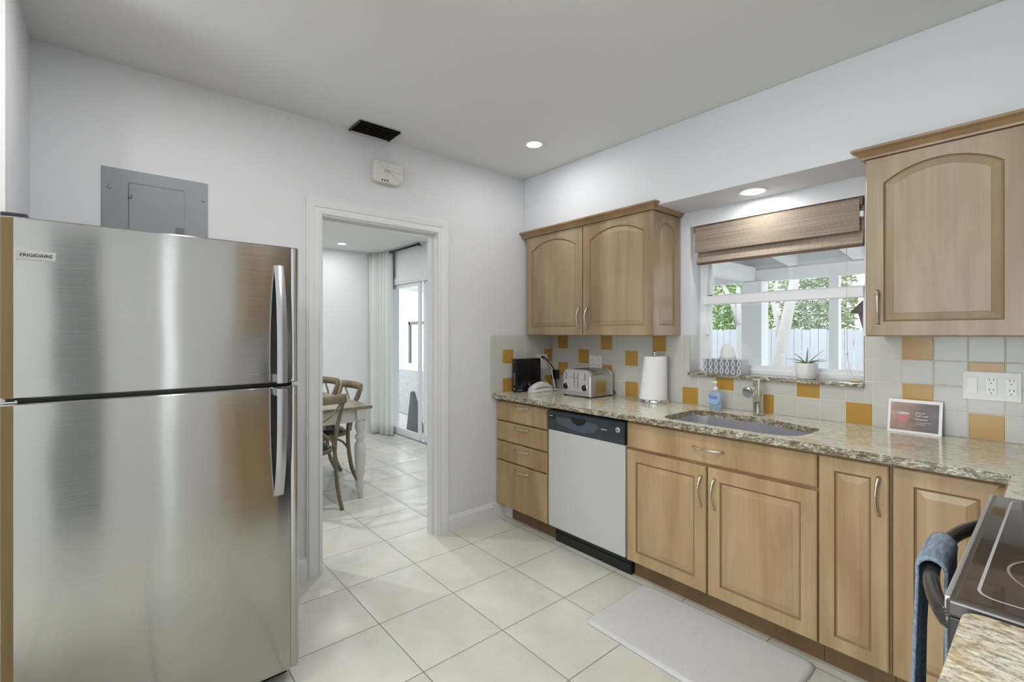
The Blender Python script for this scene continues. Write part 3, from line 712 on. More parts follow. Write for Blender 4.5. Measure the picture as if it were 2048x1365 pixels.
obj('grooves', bm, mat('groove_grey', (.33, .33, .30), .6), bd)
bm = BM()
for y in (-1.497, -1.479, -1.461): lathe(bm, [(.0001, .0465), (.0055, .0465), (.0055, .040)], 0, y, 14, ax='x', cz=2.2835)
objs('port', bm, black_pl, bd)

v = thing('air_vent', 'black louvred air vent in the ceiling near the doorway wall', 'vent', (.09, -1.565, H))
bm = BM(); box(bm, .012, .168, -1.684, -1.443, H-.004, H-.001); obj('backing', bm, mat('vent_dark', (.004, .004, .004), .8), v)
blm = mat('vent_black', (.02, .02, .014), .35)
for i in range(6):
    x = .022+i*.026; bm = BM()
    extrude_poly(bm, [(x, H-.004), (x+.004, H-.004), (x+.023, H-.017), (x+.021, H-.019)], lambda s, t, q: (s, -1.684+.002*i+q, t), .240-.002*i); obj('slat', bm, blm, v)
bm = BM(); box(bm, .008, .172, -1.688, -1.680, H-.012, H-.001); box(bm, .008, .172, -1.446, -1.440, H-.012, H-.001); objs('end_rail', bm, blm, v)

# ------------------------------------------------------------------ outlets and switches
def socket(bm, f, s, t, sc=1):
    for dz in (.02, -.02):
        for ds in (-.006, .006): 
            a = f(s+ds, t+dz+.003, .0085); b = f(s+ds+.0022, t+dz+.011, .0095)
            box(bm, min(a[0], b[0]), max(a[0], b[0]), min(a[1], b[1]), max(a[1], b[1]), min(a[2], b[2]), max(a[2], b[2]))
        a = f(s-.002, t+dz-.009, .0085); b = f(s+.002, t+dz-.005, .0095)
        box(bm, min(a[0], b[0]), max(a[0], b[0]), min(a[1], b[1]), max(a[1], b[1]), min(a[2], b[2]), max(a[2], b[2]))
def fbox(bm, f, s0, s1, t0, t1, o0, o1, bev=0):
    a, b = f(s0, t0, o0), f(s1, t1, o1)
    box(bm, min(a[0], b[0]), max(a[0], b[0]), min(a[1], b[1]), max(a[1], b[1]), min(a[2], b[2]), max(a[2], b[2]), bev)
def plate(name, label, f, s0, s1, t0, t1, kinds, loc):
    p = thing(name, label, 'outlet' if 'o' in kinds else 'switch', loc)
    g0 = .0072
    ff = lambda s, t, o: f(s, t, o+g0)
    bm = BM(); fbox(bm, ff, s0, s1, t0, t1, 0, .005, .0015); obj('cover_plate', bm, white_pl, p)
    n_ = len(kinds); cw = (s1-s0)/n_
    for i, k in enumerate(kinds):
        s = s0+cw*(i+.5); t = (t0+t1)/2
        bm = BM(); fbox(bm, ff, s-.0165, s+.0165, t-.034, t+.034, .004, .0078, .001); q = obj('rocker' if k == 's' else 'receptacle', bm, mat('device_white', (.82, .82, .81), .25), p)
        if k == 'o': bm = BM(); socket(bm, lambda a, b, o: ff(a, b, o-.0010), s, t); objs('slots', bm, mat('slot_dark', (.12, .11, .1), .6), q)
    return p
fW = lambda s, t, o: (s, -o, t)
plate('outlet_plate', 'wide white three-gang switch and outlet plate on the right', fW, 2.440, 2.610, 1.078, 1.195, ('s', 'o', 'o'), (2.525, 0, 1.08))
plate('outlet_plate', 'white double outlet plate above the toaster', fW, .405, .525, 1.078, 1.190, ('o', 'o'), (.465, 0, 1.08))
pp = plate('outlet_plate', 'white outlet plate behind the black router', lambda s, t, o: (o, s, t), -.182, -.062, 1.075, 1.190, ('o',), (0, -.12, 1.075))

# ------------------------------------------------------------------ things on the worktop
CT = .9142
o = thing('wifi_router', 'black upright router box at the end of the worktop', 'router', (.06, -.33, CT))
bm = BM(); box(bm, .036, .086, -.455, -.208, CT, CT+.25, .006); obj('case', bm, black_pl, o)
bm = BM(); box(bm, .038, .078, -.4572, -.4548, CT+.01, CT+.242, .001); fs_ = obj('front_strip', bm, mat('router_strip', (.02, .015, .015), .3), o)
bm = BM()
for i in range(8): box(bm, .053, .066, -.4582, -.457, CT+.055+i*.0118, CT+.0585+i*.0118)
box(bm, .052, .064, -.4582, -.457, CT+.226, CT+.230); lathe(bm, [(.0001, -.4582), (.006, -.4582), (.006, -.457)], .058, 0, 10, ax='y', cz=CT+.026); objs('indicator_light', bm, mat('led', (.6, .6, .6), .4), fs_)
bm = BM(); box(bm, .0862, .0868, -.445, -.402, CT+.014, CT+.018)
for a in (0, 120, 240): lathe(bm, [(.0001, .0868), (.005, .0868), (.005, .086)], 0, -.328+.008*sin(rad(a)), 8, ax='x', cz=CT+.055+.008*cos(rad(a)))
objs('logo', bm, mat('logo_grey', (.4, .4, .4), .5), o)

o = thing('corded_telephone', 'small white rounded plastic phone lying before the black router', 'telephone', (.145, -.26, CT))
def loft(bm, secs, smooth=True):
    rr = [[bm.verts.new(p) for p in s] for s in secs]; n_ = len(rr[0])
    for i in range(len(rr)-1):
        for k in range(n_): f = bm.faces.new((rr[i][k], rr[i][(k+1) % n_], rr[i+1][(k+1) % n_], rr[i+1][k])); f.smooth = smooth
    bm.faces.new(rr[0]); bm.faces.new(rr[-1][::-1]); return bm
def hump(y, hw, z0, h, x=.145, pw=2.6, n_=20):
    return [(x+hw*math.copysign(abs(cos(a))**(2/pw), cos(a)), y, z0+h*(abs(sin(a))**(2/pw)) if sin(a) > 0 else z0) for a in [2*pi*k/n_ for k in range(n_)]]
bm = BM(); loft(bm, [hump(-.372, .028, CT, .018), hump(-.368, .036, CT, .026), hump(-.35, .040, CT, .030), hump(-.20, .042, CT, .032), hump(-.165, .038, CT, .030), hump(-.160, .03, CT, .02)]); obj('base', bm, white_pl, o)
bm = BM(); secs = []
for i in range(13):
    u = i/12; y = -.366+.200*u; top = .030+.034*sin(pi*u)**.7; secs.append(hump(y, .030+.004*abs(2*u-1), CT+.024+.008*sin(pi*u), top-.024+.004))
loft(bm, secs); obj('handset', bm, mat('handset_white', (.74, .74, .76), .28), o)
bm = BM(); tube(bm, [(.16, -.165, CT+.012), (.20, -.12, CT+.006), (.26, -.10, CT+.005), (.34, -.11, CT+.005), (.375, -.14, CT+.005)], .0045, 8)
obj('coil_cord', bm, white_pl, o)
# adaptors and cords at the corner outlet
o = thing('power_adaptor', 'black power adaptor and cord hanging by the corner outlet', 'power cord', (.06, -.09, CT))
bm = BM(); tube(bm, [(.016, -.13, 1.165), (.03, -.128, 1.168), (.05, -.122, 1.155), (.085, -.10, 1.11), (.12, -.085, 1.065)], [.009, .009, .006, .004, .004], 8); obj('plug', bm, black_pl, o)
bm = BM(); box(bm, .10, .145, -.11, -.06, .995, 1.07, .006); tube(bm, [(.122, -.085, .998), (.118, -.07, .95), (.10, -.05, CT+.01), (.06, -.03, CT+.006)], .004, 8); obj('transformer', bm, black_pl, o)
o = thing('white_cord', 'white cord looping from the corner outlet to the worktop', 'power cord', (.13, -.11, CT))
bm = BM(); tube(bm, [(.122, -.125, 1.07), (.135, -.13, 1.03), (.145, -.125, .97), (.155, -.12, CT+.008), (.20, -.13, CT+.006)], .004, 8); tube(bm, [(.016, -.15, 1.0), (.05, -.16, 1.012), (.09, -.165, .985), (.12, -.16, .965), (.135, -.13, CT+.006)], .0028, 8); obj('cord', bm, white_pl, o)

# toaster
o = thing('toaster', 'stainless four-slot toaster with two black knobs on the worktop', 'toaster', (.517, -.155, CT))
tx0, tx1, ty0, ty1, tz0, tz1 = .386, .648, -.285, -.03, CT+.006, CT+.190
def tprof(ins, rt=.045, n_=8):
    x0, x1, z0, z1 = tx0+ins, tx1-ins, tz0+ins*.3, tz1-ins; pts = [(x0, z0), (x1, z0)]
    for k in range(n_+1): a = pi/2*k/n_; pts.append((x1-rt+rt*cos(a), z1-rt+rt*sin(a)))
    for k in range(n_+1): a = pi/2+pi/2*k/n_; pts.append((x0+rt+rt*cos(a), z1-rt+rt*sin(a)))
    return pts
bm = BM(); extrude_poly(bm, tprof(.004), lambda s, t, q: (s, ty0+.02+q, t), ty1-ty0-.04); obj('shell', bm, toast_steel, o, sm=40)
for y0, y1, s_g in ((ty0, ty0+.024, 1), (ty1-.024, ty1, -1)):
    bm = BM(); rr = []
    seq = ((.012, y0), (.003, y0+.006), (0, y0+.014), (0, y0+.024)) if s_g == 1 else ((0, y0), (0, y0+.01), (.003, y0+.018), (.012, y0+.024))
    for ins, y in seq: rr.append([bm.verts.new((x, y, z)) for x, z in tprof(ins)])
    for i in range(3):
        for k in range(len(rr[0])): bm.faces.new((rr[i][k], rr[i][(k+1) % len(rr[0])], rr[i+1][(k+1) % len(rr[0])], rr[i+1][k]))
    bm.faces.new(rr[0][::-1]); bm.faces.new(rr[-1]); cap = obj('end_cap', bm, mat('cast_grey', (.50, .50, .50), .28, .55), o, sm=30)
    if s_g == 1: fcap = cap
bm = BM(); pts = [(tx0+.018+(s-tx0-.015), t) for s, t in tprof(.020, .030)]
pts = [(s, max(t, tz0+.032)) for s, t in tprof(.018, .032)]
extrude_poly(bm, pts, lambda s, t, q: (s, ty0-.002+q, t), .004); obj('face_plate', bm, mat('face_satin', (.62, .62, .64), .3, .5), fcap)
bm = BM()
for x in (.503, .537): box(bm, x-.0018, x+.0018, ty0-.0030, ty0-.0015, tz0+.055, tz0+.165)
objs('lever_slot', bm, black_pl, fcap)
bm = BM()
for x in (.485, .512): 
    lathe(bm, [(.0001, ty0-.020), (.011, ty0-.020), (.013, ty0-.016), (.013, ty0-.013), (.0001, ty0-.013)], x+.008, 0, 18, ax='y', cz=tz0+.133)
bmesh.ops.scale(bm, vec=(1.15, 1, .55), space=Matrix.Translation(-Vector((.5165, 0, tz0+.133))), verts=bm.verts)
for x in (.503, .537): tube(bm, [(x, ty0, tz0+.133), (x, ty0-.014, tz0+.133)], .003, 6)
obj('lever', bm, chrome, fcap)
for x in (.428, .600):
    bm = BM(); lathe(bm, [(.0001, ty0-.006), (.021, ty0-.006), (.023, ty0-.002)], x, 0, 24, ax='y', cz=tz0+.062); obj('dial_ring', bm, chrome, fcap)
    bm = BM(); lathe(bm, [(.0001, ty0-.020), (.015, ty0-.020), (.018, ty0-.006)], x, 0, 20, ax='y', cz=tz0+.062); bmesh.ops.scale(bm, vec=(.95, 1, 1.25), space=Matrix.Translation(-Vector((x, 0, tz0+.062))), verts=bm.verts); obj('knob', bm, black_pl, fcap)
    bm = BM()
    for i in range(5): tube(bm, [(x-.006, ty0-.003, tz0+.115+i*.010), (x+.006, ty0-.003, tz0+.118+i*.010)], .0022, 6)
    objs('button', bm, black_pl, fcap)
bm = BM()
for x in (.435, .487, .537, .590): box(bm, x-.011, x+.011, ty0+.04, ty1-.03, tz1-.0045, tz1-.0030)
objs('bread_slot', bm, black_pl, o)
bm = BM()
for x in (tx0+.02, tx1-.02):
    for y in (ty0+.015, ty1-.02): box(bm, x-.012, x+.012, y-.01, y+.01, CT, CT+.008, .001)
objs('foot', bm, black_pl, o)
bm = BM(); tube(bm, [(.60, ty1-.002, CT+.035), (.635, ty1+.012, CT+.032), (.655, ty1+.012, CT+.018), (.635, ty1+.010, CT+.006), (.57, ty1+.012, CT+.005)], .003, 8); obj('power_cord', bm, black_pl, o)

# paper towel
o = thing('paper_towel_holder', 'white paper towel roll standing on a steel holder', 'paper towel', (1.022, -.105, CT))
px, py = 1.024, -.105
bm = BM(); lathe(bm, [(.078, CT), (.080, CT+.004), (.080, CT+.019), (.075, CT+.023), (.0001, CT+.023)], px+.004, py, 40); tube(bm, [(px, py, CT+.015), (px, py, CT+.30)], .005, 10); obj('stand', bm, chrome, o)
bm = BM(); lathe(bm, [(.006, CT+.296), (.012, CT+.298), (.012, CT+.302), (.006, CT+.306), (.012, CT+.312), (.014, CT+.320), (.010, CT+.325), (.0001, CT+.326)], px, py, 20); obj('finial', bm, chrome, o)
bm = BM(); N = 48; rings = []
for z, r_, off in ((CT+.024, .087, -.011), (CT+.10, .083, -.007), (CT+.20, .077, -.001), (CT+.295, .070, .005)):
    rings.append([bm.verts.new((px+off+r_*cos(2*pi*k/N), py+r_*sin(2*pi*k/N), z)) for k in range(N)])
rings.append([bm.verts.new((px+.020*cos(2*pi*k/N), py+.020*sin(2*pi*k/N), CT+.296)) for k in range(N)]); rings.append([bm.verts.new((px+.020*cos(2*pi*k/N), py+.020*sin(2*pi*k/N), CT+.27)) for k in range(N)])
for i in range(len(rings)-1):
    for k in range(N): bm.faces.new((rings[i][k], rings[i][(k+1) % N], rings[i+1][(k+1) % N], rings[i+1][k]))
bm.faces.new(rings[0][::-1]); obj('paper_roll', bm, mat('paper', (.82, .82, .83), .9, bump=.15, bscale=300), o, sm=35)

# soap bottle
o = thing('soap_bottle', 'clear blue pump soap bottle on the worktop behind the sink', 'soap bottle', (1.424, -.108, CT))
sx_, sy_ = 1.424, -.108
def oval(z, a, b): return [(sx_+a*cos(2*pi*k/28), sy_+b*sin(2*pi*k/28), z) for k in range(28)]
bm = BM(); loft(bm, [oval(CT, .030, .018), oval(CT+.004, .033, .020), oval(CT+.03, .036, .022), oval(CT+.06, .041, .025), oval(CT+.085, .040, .024), oval(CT+.10, .033, .021), oval(CT+.108, .020, .016), oval(CT+.115, .013, .013)])
obj('bottle', bm, mat('blue_soap', (.50, .62, .80), .08, trans=.45), o)
bm = BM()
loft(bm, [[(sx_+.034*cos(a), sy_-.0262+.002*abs(cos(a)), CT+.060+.026*sin(a)) for a in [2*pi*k/24 for k in range(24)]], [(sx_+.033*cos(a), sy_-.0272+.002*abs(cos(a)), CT+.060+.025*sin(a)) for a in [2*pi*k/24 for k in range(24)]]], False)
lb = obj('front_label', bm, mat('label_blue', (.36, .50, .80), .35), o)
bm = BM(); box(bm, sx_-.024, sx_+.020, sy_-.0282, sy_-.0270, CT+.068, CT+.082, .0005); l2 = obj('label_band', bm, mat('band_blue', (.05, .12, .50), .35), lb)
text('label_lettering', 'Softsoap', .0105, white_pl, l2, (sx_-.002, sy_-.0284, CT+.075), (1, 0, 0), (0, 0, 1), .0002)
bm = BM(); lathe(bm, [(.013, CT+.113), (.014, CT+.116), (.014, CT+.128), (.008, CT+.131), (.0045, CT+.133), (.0045, CT+.150), (.007, CT+.152), (.009, CT+.160), (.0001, CT+.162)], sx_, sy_, 20)
tube(bm, [(sx_+.012, sy_, CT+.158), (sx_, sy_, CT+.160), (sx_-.015, sy_-.004, CT+.158), (sx_-.024, sy_-.006, CT+.153)], [.004, .006, .005, .003], 10); obj('pump', bm, white_pl, o)

# picture card on the worktop
o = thing('photo_card', 'framed coffee-mug picture card leaning on the backsplash', 'sign', (2.29, -.06, CT))
a0, a1 = Vector((2.198, -.060, CT)), Vector((2.382, -.060, CT)); tz = .143
tilt = .035
fC = lambda s, t, q: (2.198+s, -.062+tilt*t/.143-q, CT+t)
bm = BM(); extrude_poly(bm, [(0, 0), (.184, 0), (.184, tz), (0, tz)], fC, .008); fr = obj('white_frame', bm, mat('frame_white', (.82, .82, .84), .25), o)
def card_mat():
    m, n, l, b = M_('mug_picture')
    v = coords(n, l, (1, 1, 1)); t = n.new('ShaderNodeSeparateXYZ'); l.new(v, t.inputs[0])
    u = math_(n, l, 'MULTIPLY', math_(n, l, 'ADD', t.outputs[0], .092), 5.5, True)
    a = ramp(n, l, u, [(0, (.40, .30, .24)), (.35, (.34, .24, .21)), (.65, (.17, .14, .16)), (1, (.14, .13, .16))])
    w_ = noise(n, l, coords(n, l, (8, 8, 22)), 1.2, 3)
    l.new(mix(n, l, a, ramp(n, l, w_, [(.35, (.75, .70, .66)), (.65, (1.2, 1.08, 1.05))]), 1., 'MULTIPLY'), b.inputs['Base Color']); b.inputs['Roughness'].default_value = .15
    return m
bm = BM(); extrude_poly(bm, [(.009, .010), (.173, .010), (.173, .130), (.009, .130)], lambda s, t, q: fC(s, t, q+.0078), .0008); pc_ = obj('picture', bm, card_mat(), fr)
bm = BM(); N = 16
cup = [(.046+.022*cos(a), .058+.030*sin(a)*(1 if sin(a) < 0 else .0)) for a in [pi+pi*k/N for k in range(N+1)]]
extrude_poly(bm, [(.040, .055), (.047, .046), (.063, .046), (.072, .055), (.076, .082), (.036, .082)], lambda s, t, q: fC(s, t, q+.0086), .0004); obj('mug_print', bm, mat('mug_red', (.50, .17, .15), .3), pc_)
bm = BM(); ring = [(.056+.0205*cos(2*pi*k/24), .083+.0045*sin(2*pi*k/24)) for k in range(24)]; extrude_poly(bm, ring, lambda s, t, q: fC(s, t, q+.009), .0003); obj('rim_print', bm, mat('rim_white', (.6, .56, .55), .3), pc_)
lt = mat('print_white', (.75, .75, .76), .4)
for tx, tt, sz, al in (('Welcome', .088, .0095, 0), ("Let's get", .0755, .0155, 0), ('brewing.', .061, .0155, 0), ('Coffee is on us today', .0485, .0062, 0), ('enjoy your stay', .0405, .0062, 0)):
    if sz < .007: 
        bm = BM(); extrude_poly(bm, [(.098, tt-.0015), (.098+(.048 if tt > .045 else .032), tt-.0015), (.098+(.048 if tt > .045 else .032), tt+.0012), (.098, tt+.0012)], lambda s, t, q: fC(s, t, q+.0088), .0003); obj('small_print', bm, mat('faint_print', (.42, .38, .38), .4), pc_); continue
    y_ = fC(0, tt, .0089)[1]
    text('lettering', tx, sz, lt, pc_, (2.198+.096, y_, CT+tt), (1, 0, 0), (0, 0, 1), .0002, .00015, 'LEFT', .82)

# sill things
SZ1 = 1.1157
o = thing('tissue_box', 'patterned grey and white tissue box on the left of the sill', 'tissue box', (1.42, .03, SZ1))
ang = rad(4)
bm = BM(); box(bm, 1.309, 1.530, -.030, .080, SZ1, SZ1+.087, .0015)
def wave_mat():
    m, n, l, b = M_('wavy_carton')
    v = coords(n, l, (1, 1, 1)); t = n.new('ShaderNodeSeparateXYZ'); l.new(v, t.inputs[0])
    sw = math_(n, l, 'MULTIPLY', math_(n, l, 'SINE', math_(n, l, 'MULTIPLY', t.outputs[2], 78)), .0085)
    res = None
    for sgn in (1, -1):
        u = math_(n, l, 'ADD', t.outputs[0], math_(n, l, 'MULTIPLY', sw, sgn))
        fr_ = math_(n, l, 'ABSOLUTE', math_(n, l, 'SINE', math_(n, l, 'MULTIPLY', u, 95)))
        ln = math_(n, l, 'LESS_THAN', fr_, .28)
        res = ln if res is None else math_(n, l, 'MAXIMUM', res, ln)
    g = n.new('ShaderNodeNewGeometry'); gs = n.new('ShaderNodeSeparateXYZ'); l.new(g.outputs['Normal'], gs.inputs[0])
    front = math_(n, l, 'GREATER_THAN', math_(n, l, 'ABSOLUTE', gs.outputs[1]), .5)
    c = mix(n, l, (.20, .21, .24), (.66, .67, .71), res)
    c = mix(n, l, (.55, .56, .60), c, front)
    l.new(c, b.inputs['Base Color']); b.inputs['Roughness'].default_value = .45; return m
obj('carton', bm, wave_mat(), o)
bm = BM(); N = 26
secs = []
for z, a, b_, ph in ((0, .048, .022, 0), (.02, .045, .020, .3), (.05, .038, .016, .5), (.072, .028, .010, .8), (.082, .014, .005, 1.0), (.088, .004, .002, 1.2)):
    secs.append([(1.425+a*(1+.10*sin(5*t_+ph*3))*cos(t_)+.004*ph, .028+b_*(1+.35*sin(3*t_+ph*2))*sin(t_), SZ1+.0868+z*(1+.08*sin(2*t_+1))) for t_ in [2*pi*k/N for k in range(N)]])
loft(bm, secs); obj('tissue', bm, mat('tissue_paper', (.74, .76, .74), .9, sub=.2), o)

o = thing('succulent_pot', 'small spiky succulent in a white pot on the sill', 'potted plant', (1.842, .03, SZ1))
qx, qy = 1.842, .03
bm = BM(); lathe(bm, [(.0001, SZ1), (.041, SZ1), (.045, SZ1+.004), (.050, SZ1+.03), (.0515, SZ1+.078), (.050, SZ1+.083), (.046, SZ1+.083), (.046, SZ1+.070), (.0001, SZ1+.070)], qx, qy, 40); obj('pot', bm, mat('white_ceramic', (.76, .75, .75), .35), o)
bm = BM(); lathe(bm, [(.0001, SZ1+.074), (.03, SZ1+.075), (.0455, SZ1+.072)], qx, qy, 20); obj('soil', bm, mat('soil', (.12, .09, .06), .9), o)
bm = BM(); lm = mat('succulent_green', (.22, .30, .19), .5)
for i in range(17):
    a = i*2.399; L = .060+.035*((i*37) % 10)/10; up = .25+.75*((i*53) % 10)/10; cu = .02+.02*((i*31) % 7)/7
    if i == 0: L, up, cu = .085, 1.6, .0
    if i == 1: a, L, up, cu = pi*1.0, .095, .75, .045
    if i == 2: a, L, up, cu = 0.0, .095, .75, .045
    if i == 3: a, L, up, cu = .35, .10, 1.05, .015
    if i == 4: a, L, up, cu = 2.8, .09, 1.0, .02
    pts = []; rs = []
    for k in range(7):
        u = k/6; d_ = L*u*cos(up*.8) if up < 1.5 else .006*u; z = SZ1+.076+L*1.05*u*sin(min(up, 1.5))-cu*u*u
        pts.append((qx+cos(a)*d_*1.2, qy+sin(a)*min(d_, .05), z)); rs.append(.0055*(1-u)**.7+.0008)
    tube(bm, pts, rs, 6, flat=.5)
obj('leaves', bm, lm, o)

# ------------------------------------------------------------------ floor mat
bm = BM(); mp_ = round_poly([(1.252, -.565), (2.068, -.562), (2.075, -1.062), (1.256, -1.055)], .04, 6)
rr = []
for ins, z in ((0, .001), (0, .006), (.012, .014), (.02, .0155)):
    cx_, cy_ = 1.663, -.81; rr.append([bm.verts.new((cx_+(x-cx_)*(1-ins/.41), cy_+(y-cy_)*(1-ins/.25), z)) for x, y in mp_])
for i in range(3):
    for k in range(len(mp_)): bm.faces.new((rr[i][k], rr[i][(k+1) % len(mp_)], rr[i+1][(k+1) % len(mp_)], rr[i+1][k])).smooth = True
bm.faces.new(rr[-1]); bm.faces.new(rr[0][::-1])
def mat_mat():
    m, n, l, b = M_('mat_fabric'); v = coords(n, l, (30, 300, 1)); a = noise(n, l, v, 1.2, 3)
    l.new(ramp(n, l, a, [(.3, (.56, .57, .56)), (.7, (.65, .66, .655))]), b.inputs['Base Color']); b.inputs['Roughness'].default_value = .75; bumpn(n, l, b, a, .2, .001); return m
tag(obj('kitchen_mat', bm, mat_mat()), 'pale grey cushioned mat on the floor before the sink', 'floor mat')

# ------------------------------------------------------------------ range
o = thing('electric_range', 'black glass-top electric range between the worktops', 'stove', (2.9, -1.33, 0))
RY0, RY1, RF = -1.708, -.950, 2.590
bm = BM(); box(bm, RF+.03, RX-.03, RY0+.006, RY1-.006, .0, .895); obj('body', bm, mat('range_black', (.02, .02, .02), .35), o)
ctop = mat('ceran_glass', (.045, .034, .028), .06, coat=.4)
bm = BM(); box(bm, RF, RX-.02, RY0, RY1, .893, .922, .006, 3); tp = obj('cooktop', bm, mat('cooktop_frame', (.10, .09, .085), .22, .4), o)
bm = BM(); box(bm, RF+.012, RX-.03, RY0+.014, RY1-.014, .9215, .9232, .0008); gl = obj('glass_top', bm, ctop, tp)
bm = BM(); box(bm, RF-.0015, RF+.006, RY0+.004, RY1-.004, .902, .9238, .0015); obj('edge_trim', bm, mat('edge_silver', (.55, .55, .55), .25, .6), tp)
lnm = mat('printed_line', (.50, .49, .52), .25)
def ringm(bm, cx, cy, r, w_, z, a0=0, a1=2*pi, n_=64):
    P = [[bm.verts.new((cx+q*cos(a0+(a1-a0)*k/n_), cy+q*sin(a0+(a1-a0)*k/n_), z)) for k in range(n_+1)] for q in (r-w_/2, r+w_/2)]
    for k in range(n_): bm.faces.new((P[0][k], P[0][k+1], P[1][k+1], P[1][k]))
bm = BM(); z = .9236
path = round_poly([(RX-.05, RY1-.035), (RF+.04, RY1-.030), (RF+.033, RY0+.045), (RX-.05, RY0+.04)], [0, .03, .03, 0], 6)
for i in range(len(path)-1):
    a, b = Vector(path[i]), Vector(path[i+1]); t_ = (b-a).normalized(); nn = Vector((-t_.y, t_.x))*.0022
    bm.faces.new([bm.verts.new((p.x, p.y, z)) for p in (a+nn, b+nn, b-nn, a-nn)])
obj('border_line', bm, lnm, gl)
for cx_, cy_, rs in ((2.765, -1.50, (.115,)), (2.765, -1.14, (.09,)), (3.03, -1.50, (.08,)), (3.03, -1.14, (.11, .07))):
    bm = BM()
    for q in rs: ringm(bm, cx_, cy_, q, .004, z)
    obj('burner_ring', bm, mat('burner_print', (.30, .26, .23), .3), gl)
bm = BM(); box(bm, RF-.002, RF+.03, RY0+.008, RY1-.008, .20, .80, .006); dr = obj('oven_door', bm, mat('oven_black', (.012, .012, .013), .12), o)
bm = BM(); box(bm, RF+.002, RF+.03, RY0+.008, RY1-.008, .81, .890, .003); obj('front_trim', bm, mat('trim_black', (.03, .03, .03), .3), o)
bm = BM(); box(bm, RF+.002, RF+.03, RY0+.008, RY1-.008, .04, .19, .004); obj('storage_drawer', bm, mat('drawer_black', (.015, .015, .015), .3), o)
bm = BM(); box(bm, RX-.10, RX-.012, RY0+.004, RY1-.004, .92, 1.09, .01); obj('control_backguard', bm, mat('guard_black', (.02, .02, .02), .2), o)
bm = BM(); pts = []; rs = []
HZ = .855
for i in range(25):
    u = i/24*2-1; yy = -1.325+.305*u; xx = RF-.008-.050*(1-abs(u)**2.4)
    pts.append((xx, yy, HZ)); rs.append(.0135)
tube(bm, [(RF+.006, pts[0][1]-.008, HZ)]+pts+[(RF+.006, pts[-1][1]+.008, HZ)], [.015]+rs+[.015], 14, flat=1.25); obj('handle', bm, mat('handle_dark', (.05, .048, .045), .18, .3), dr)
# dish towel draped over the handle
def towel():
    bm = BM(); W_, N1, N2 = .19, 16, 34; yc = -1.36; hx = RF-.066; rr = []
    for j in range(N2+1):
        v_ = j/N2; row = []
        for i in range(N1+1):
            u = i/N1-.5; y = yc+u*W_*(1-.1*abs(v_-.45)*2)
            hxx = RF-.008-.050*(1-abs((y+1.325)/.305)**2.4)
            if v_ < .40: # front side hanging
                t_ = 1-v_/.40; x = hxx-.019-.012*t_*(.5+.5*sin(u*14+1))-.004*t_; zz = HZ+.004-.40*t_
            elif v_ < .60:
                a = pi*(1-(v_-.40)/.20); x = hxx+.0205*cos(a)*1.0; zz = HZ+.004+.0235*sin(a)
            else:
                t_ = (v_-.60)/.40; x = min(hxx+.019+.006*t_*sin(u*12), RF-.008); zz = HZ+.004-.30*t_
            row.append(bm.verts.new((x, y, zz+.008*sin(u*5)*(0 if .38 < v_ < .62 else 1))))
        rr.append(row)
    for j in range(N2):
        for i in range(N1): bm.faces.new((rr[j][i], rr[j][i+1], rr[j+1][i+1], rr[j+1][i])).smooth = True
    return bm
def knit():
    m, n, l, b = M_('blue_towel'); v = coords(n, l, (40, 8, 40), rot=(0, 0, 0)); a = noise(n, l, v, 3, 4, .6)
    l.new(ramp(n, l, a, [(.3, (.14, .18, .235)), (.55, (.25, .31, .39)), (.75, (.36, .43, .51))]), b.inputs['Base Color']); b.inputs['Roughness'].default_value = .95
    bumpn(n, l, b, a, .8, .003); return m
tw = obj('dish_towel', towel(), knit()); md = tw.modifiers.new('thick', 'SOLIDIFY'); md.thickness = .006; md.offset = 1
tag(tw, 'blue-grey knitted towel hanging over the range handle', 'towel')

# ------------------------------------------------------------------ dining room
d = thing('door_2', 'white framed sliding glass door from the dining room to the patio', 'sliding door', (-2.3, .15, 0), kind='structure')
bm = BM(); box(bm, SX0, SX0+.03, .12, .24, 0, SZ); box(bm, SX1-.03, SX1, .12, .24, 0, SZ); box(bm, SX0, SX1, .12, .24, SZ-.03, SZ); box(bm, SX0, SX1, .12, .24, 0, .022); box(bm, SX0-.05, SX1+.05, .115, .13, SZ-.002, SZ+.05); obj('frame', bm, winframe, d)
bm = BM(); box(bm, SX0, SX1, .125, .16, .0225, .03); obj('track', bm, mat('track_grey', (.25, .27, .30), .4, .5), d)
def slide(x0, x1, y):
    bm = BM(); box(bm, x0, x0+.055, y, y+.03, .03, SZ-.03, .002); box(bm, x1-.055, x1, y, y+.03, .03, SZ-.03, .002); box(bm, x0+.055, x1-.055, y, y+.03, SZ-.075, SZ-.03); box(bm, x0+.055, x1-.055, y, y+.03, .03, .11)
    p = obj('door_panel', bm, winframe, d); bm = BM(); box(bm, x0+.05, x1-.05, y+.013, y+.017, .1, SZ-.07); obj('pane', bm, pane_m, p); return p
pa = slide(SX0+.03, -2.42, .145); slide(-2.40, SX1-.03, .18)
bm = BM(); box(bm, SX0+.045, SX0+.065, .13, .145, 1.0, 1.18, .003); obj('handle', bm, mat('handle_grey', (.4, .42, .44), .4), pa)
c = thing('curtain_rod', 'thin black curtain rod above the sliding glass door', 'curtain rod', (-2.3, .06, 2.43))
bm = BM(); tube(bm, [(-3.43, .06, 2.43), (-2.32, .06, 2.43)], .0125, 12); obj('pole', bm, black_m, c)
bm = BM(); lathe(bm, [(.0001, -2.32), (.018, -2.318), (.018, -2.296), (.0001, -2.294)], 0, .06, 14, ax='x', cz=2.43); obj('finial', bm, black_m, c)
bm = BM(); tube(bm, [(-2.36, .06, 2.43), (-2.36, .129, 2.43)], .007, 8); tube(bm, [(-3.3, .06, 2.43), (-3.3, .129, 2.43)], .007, 8); obj('bracket', bm, black_m, c)
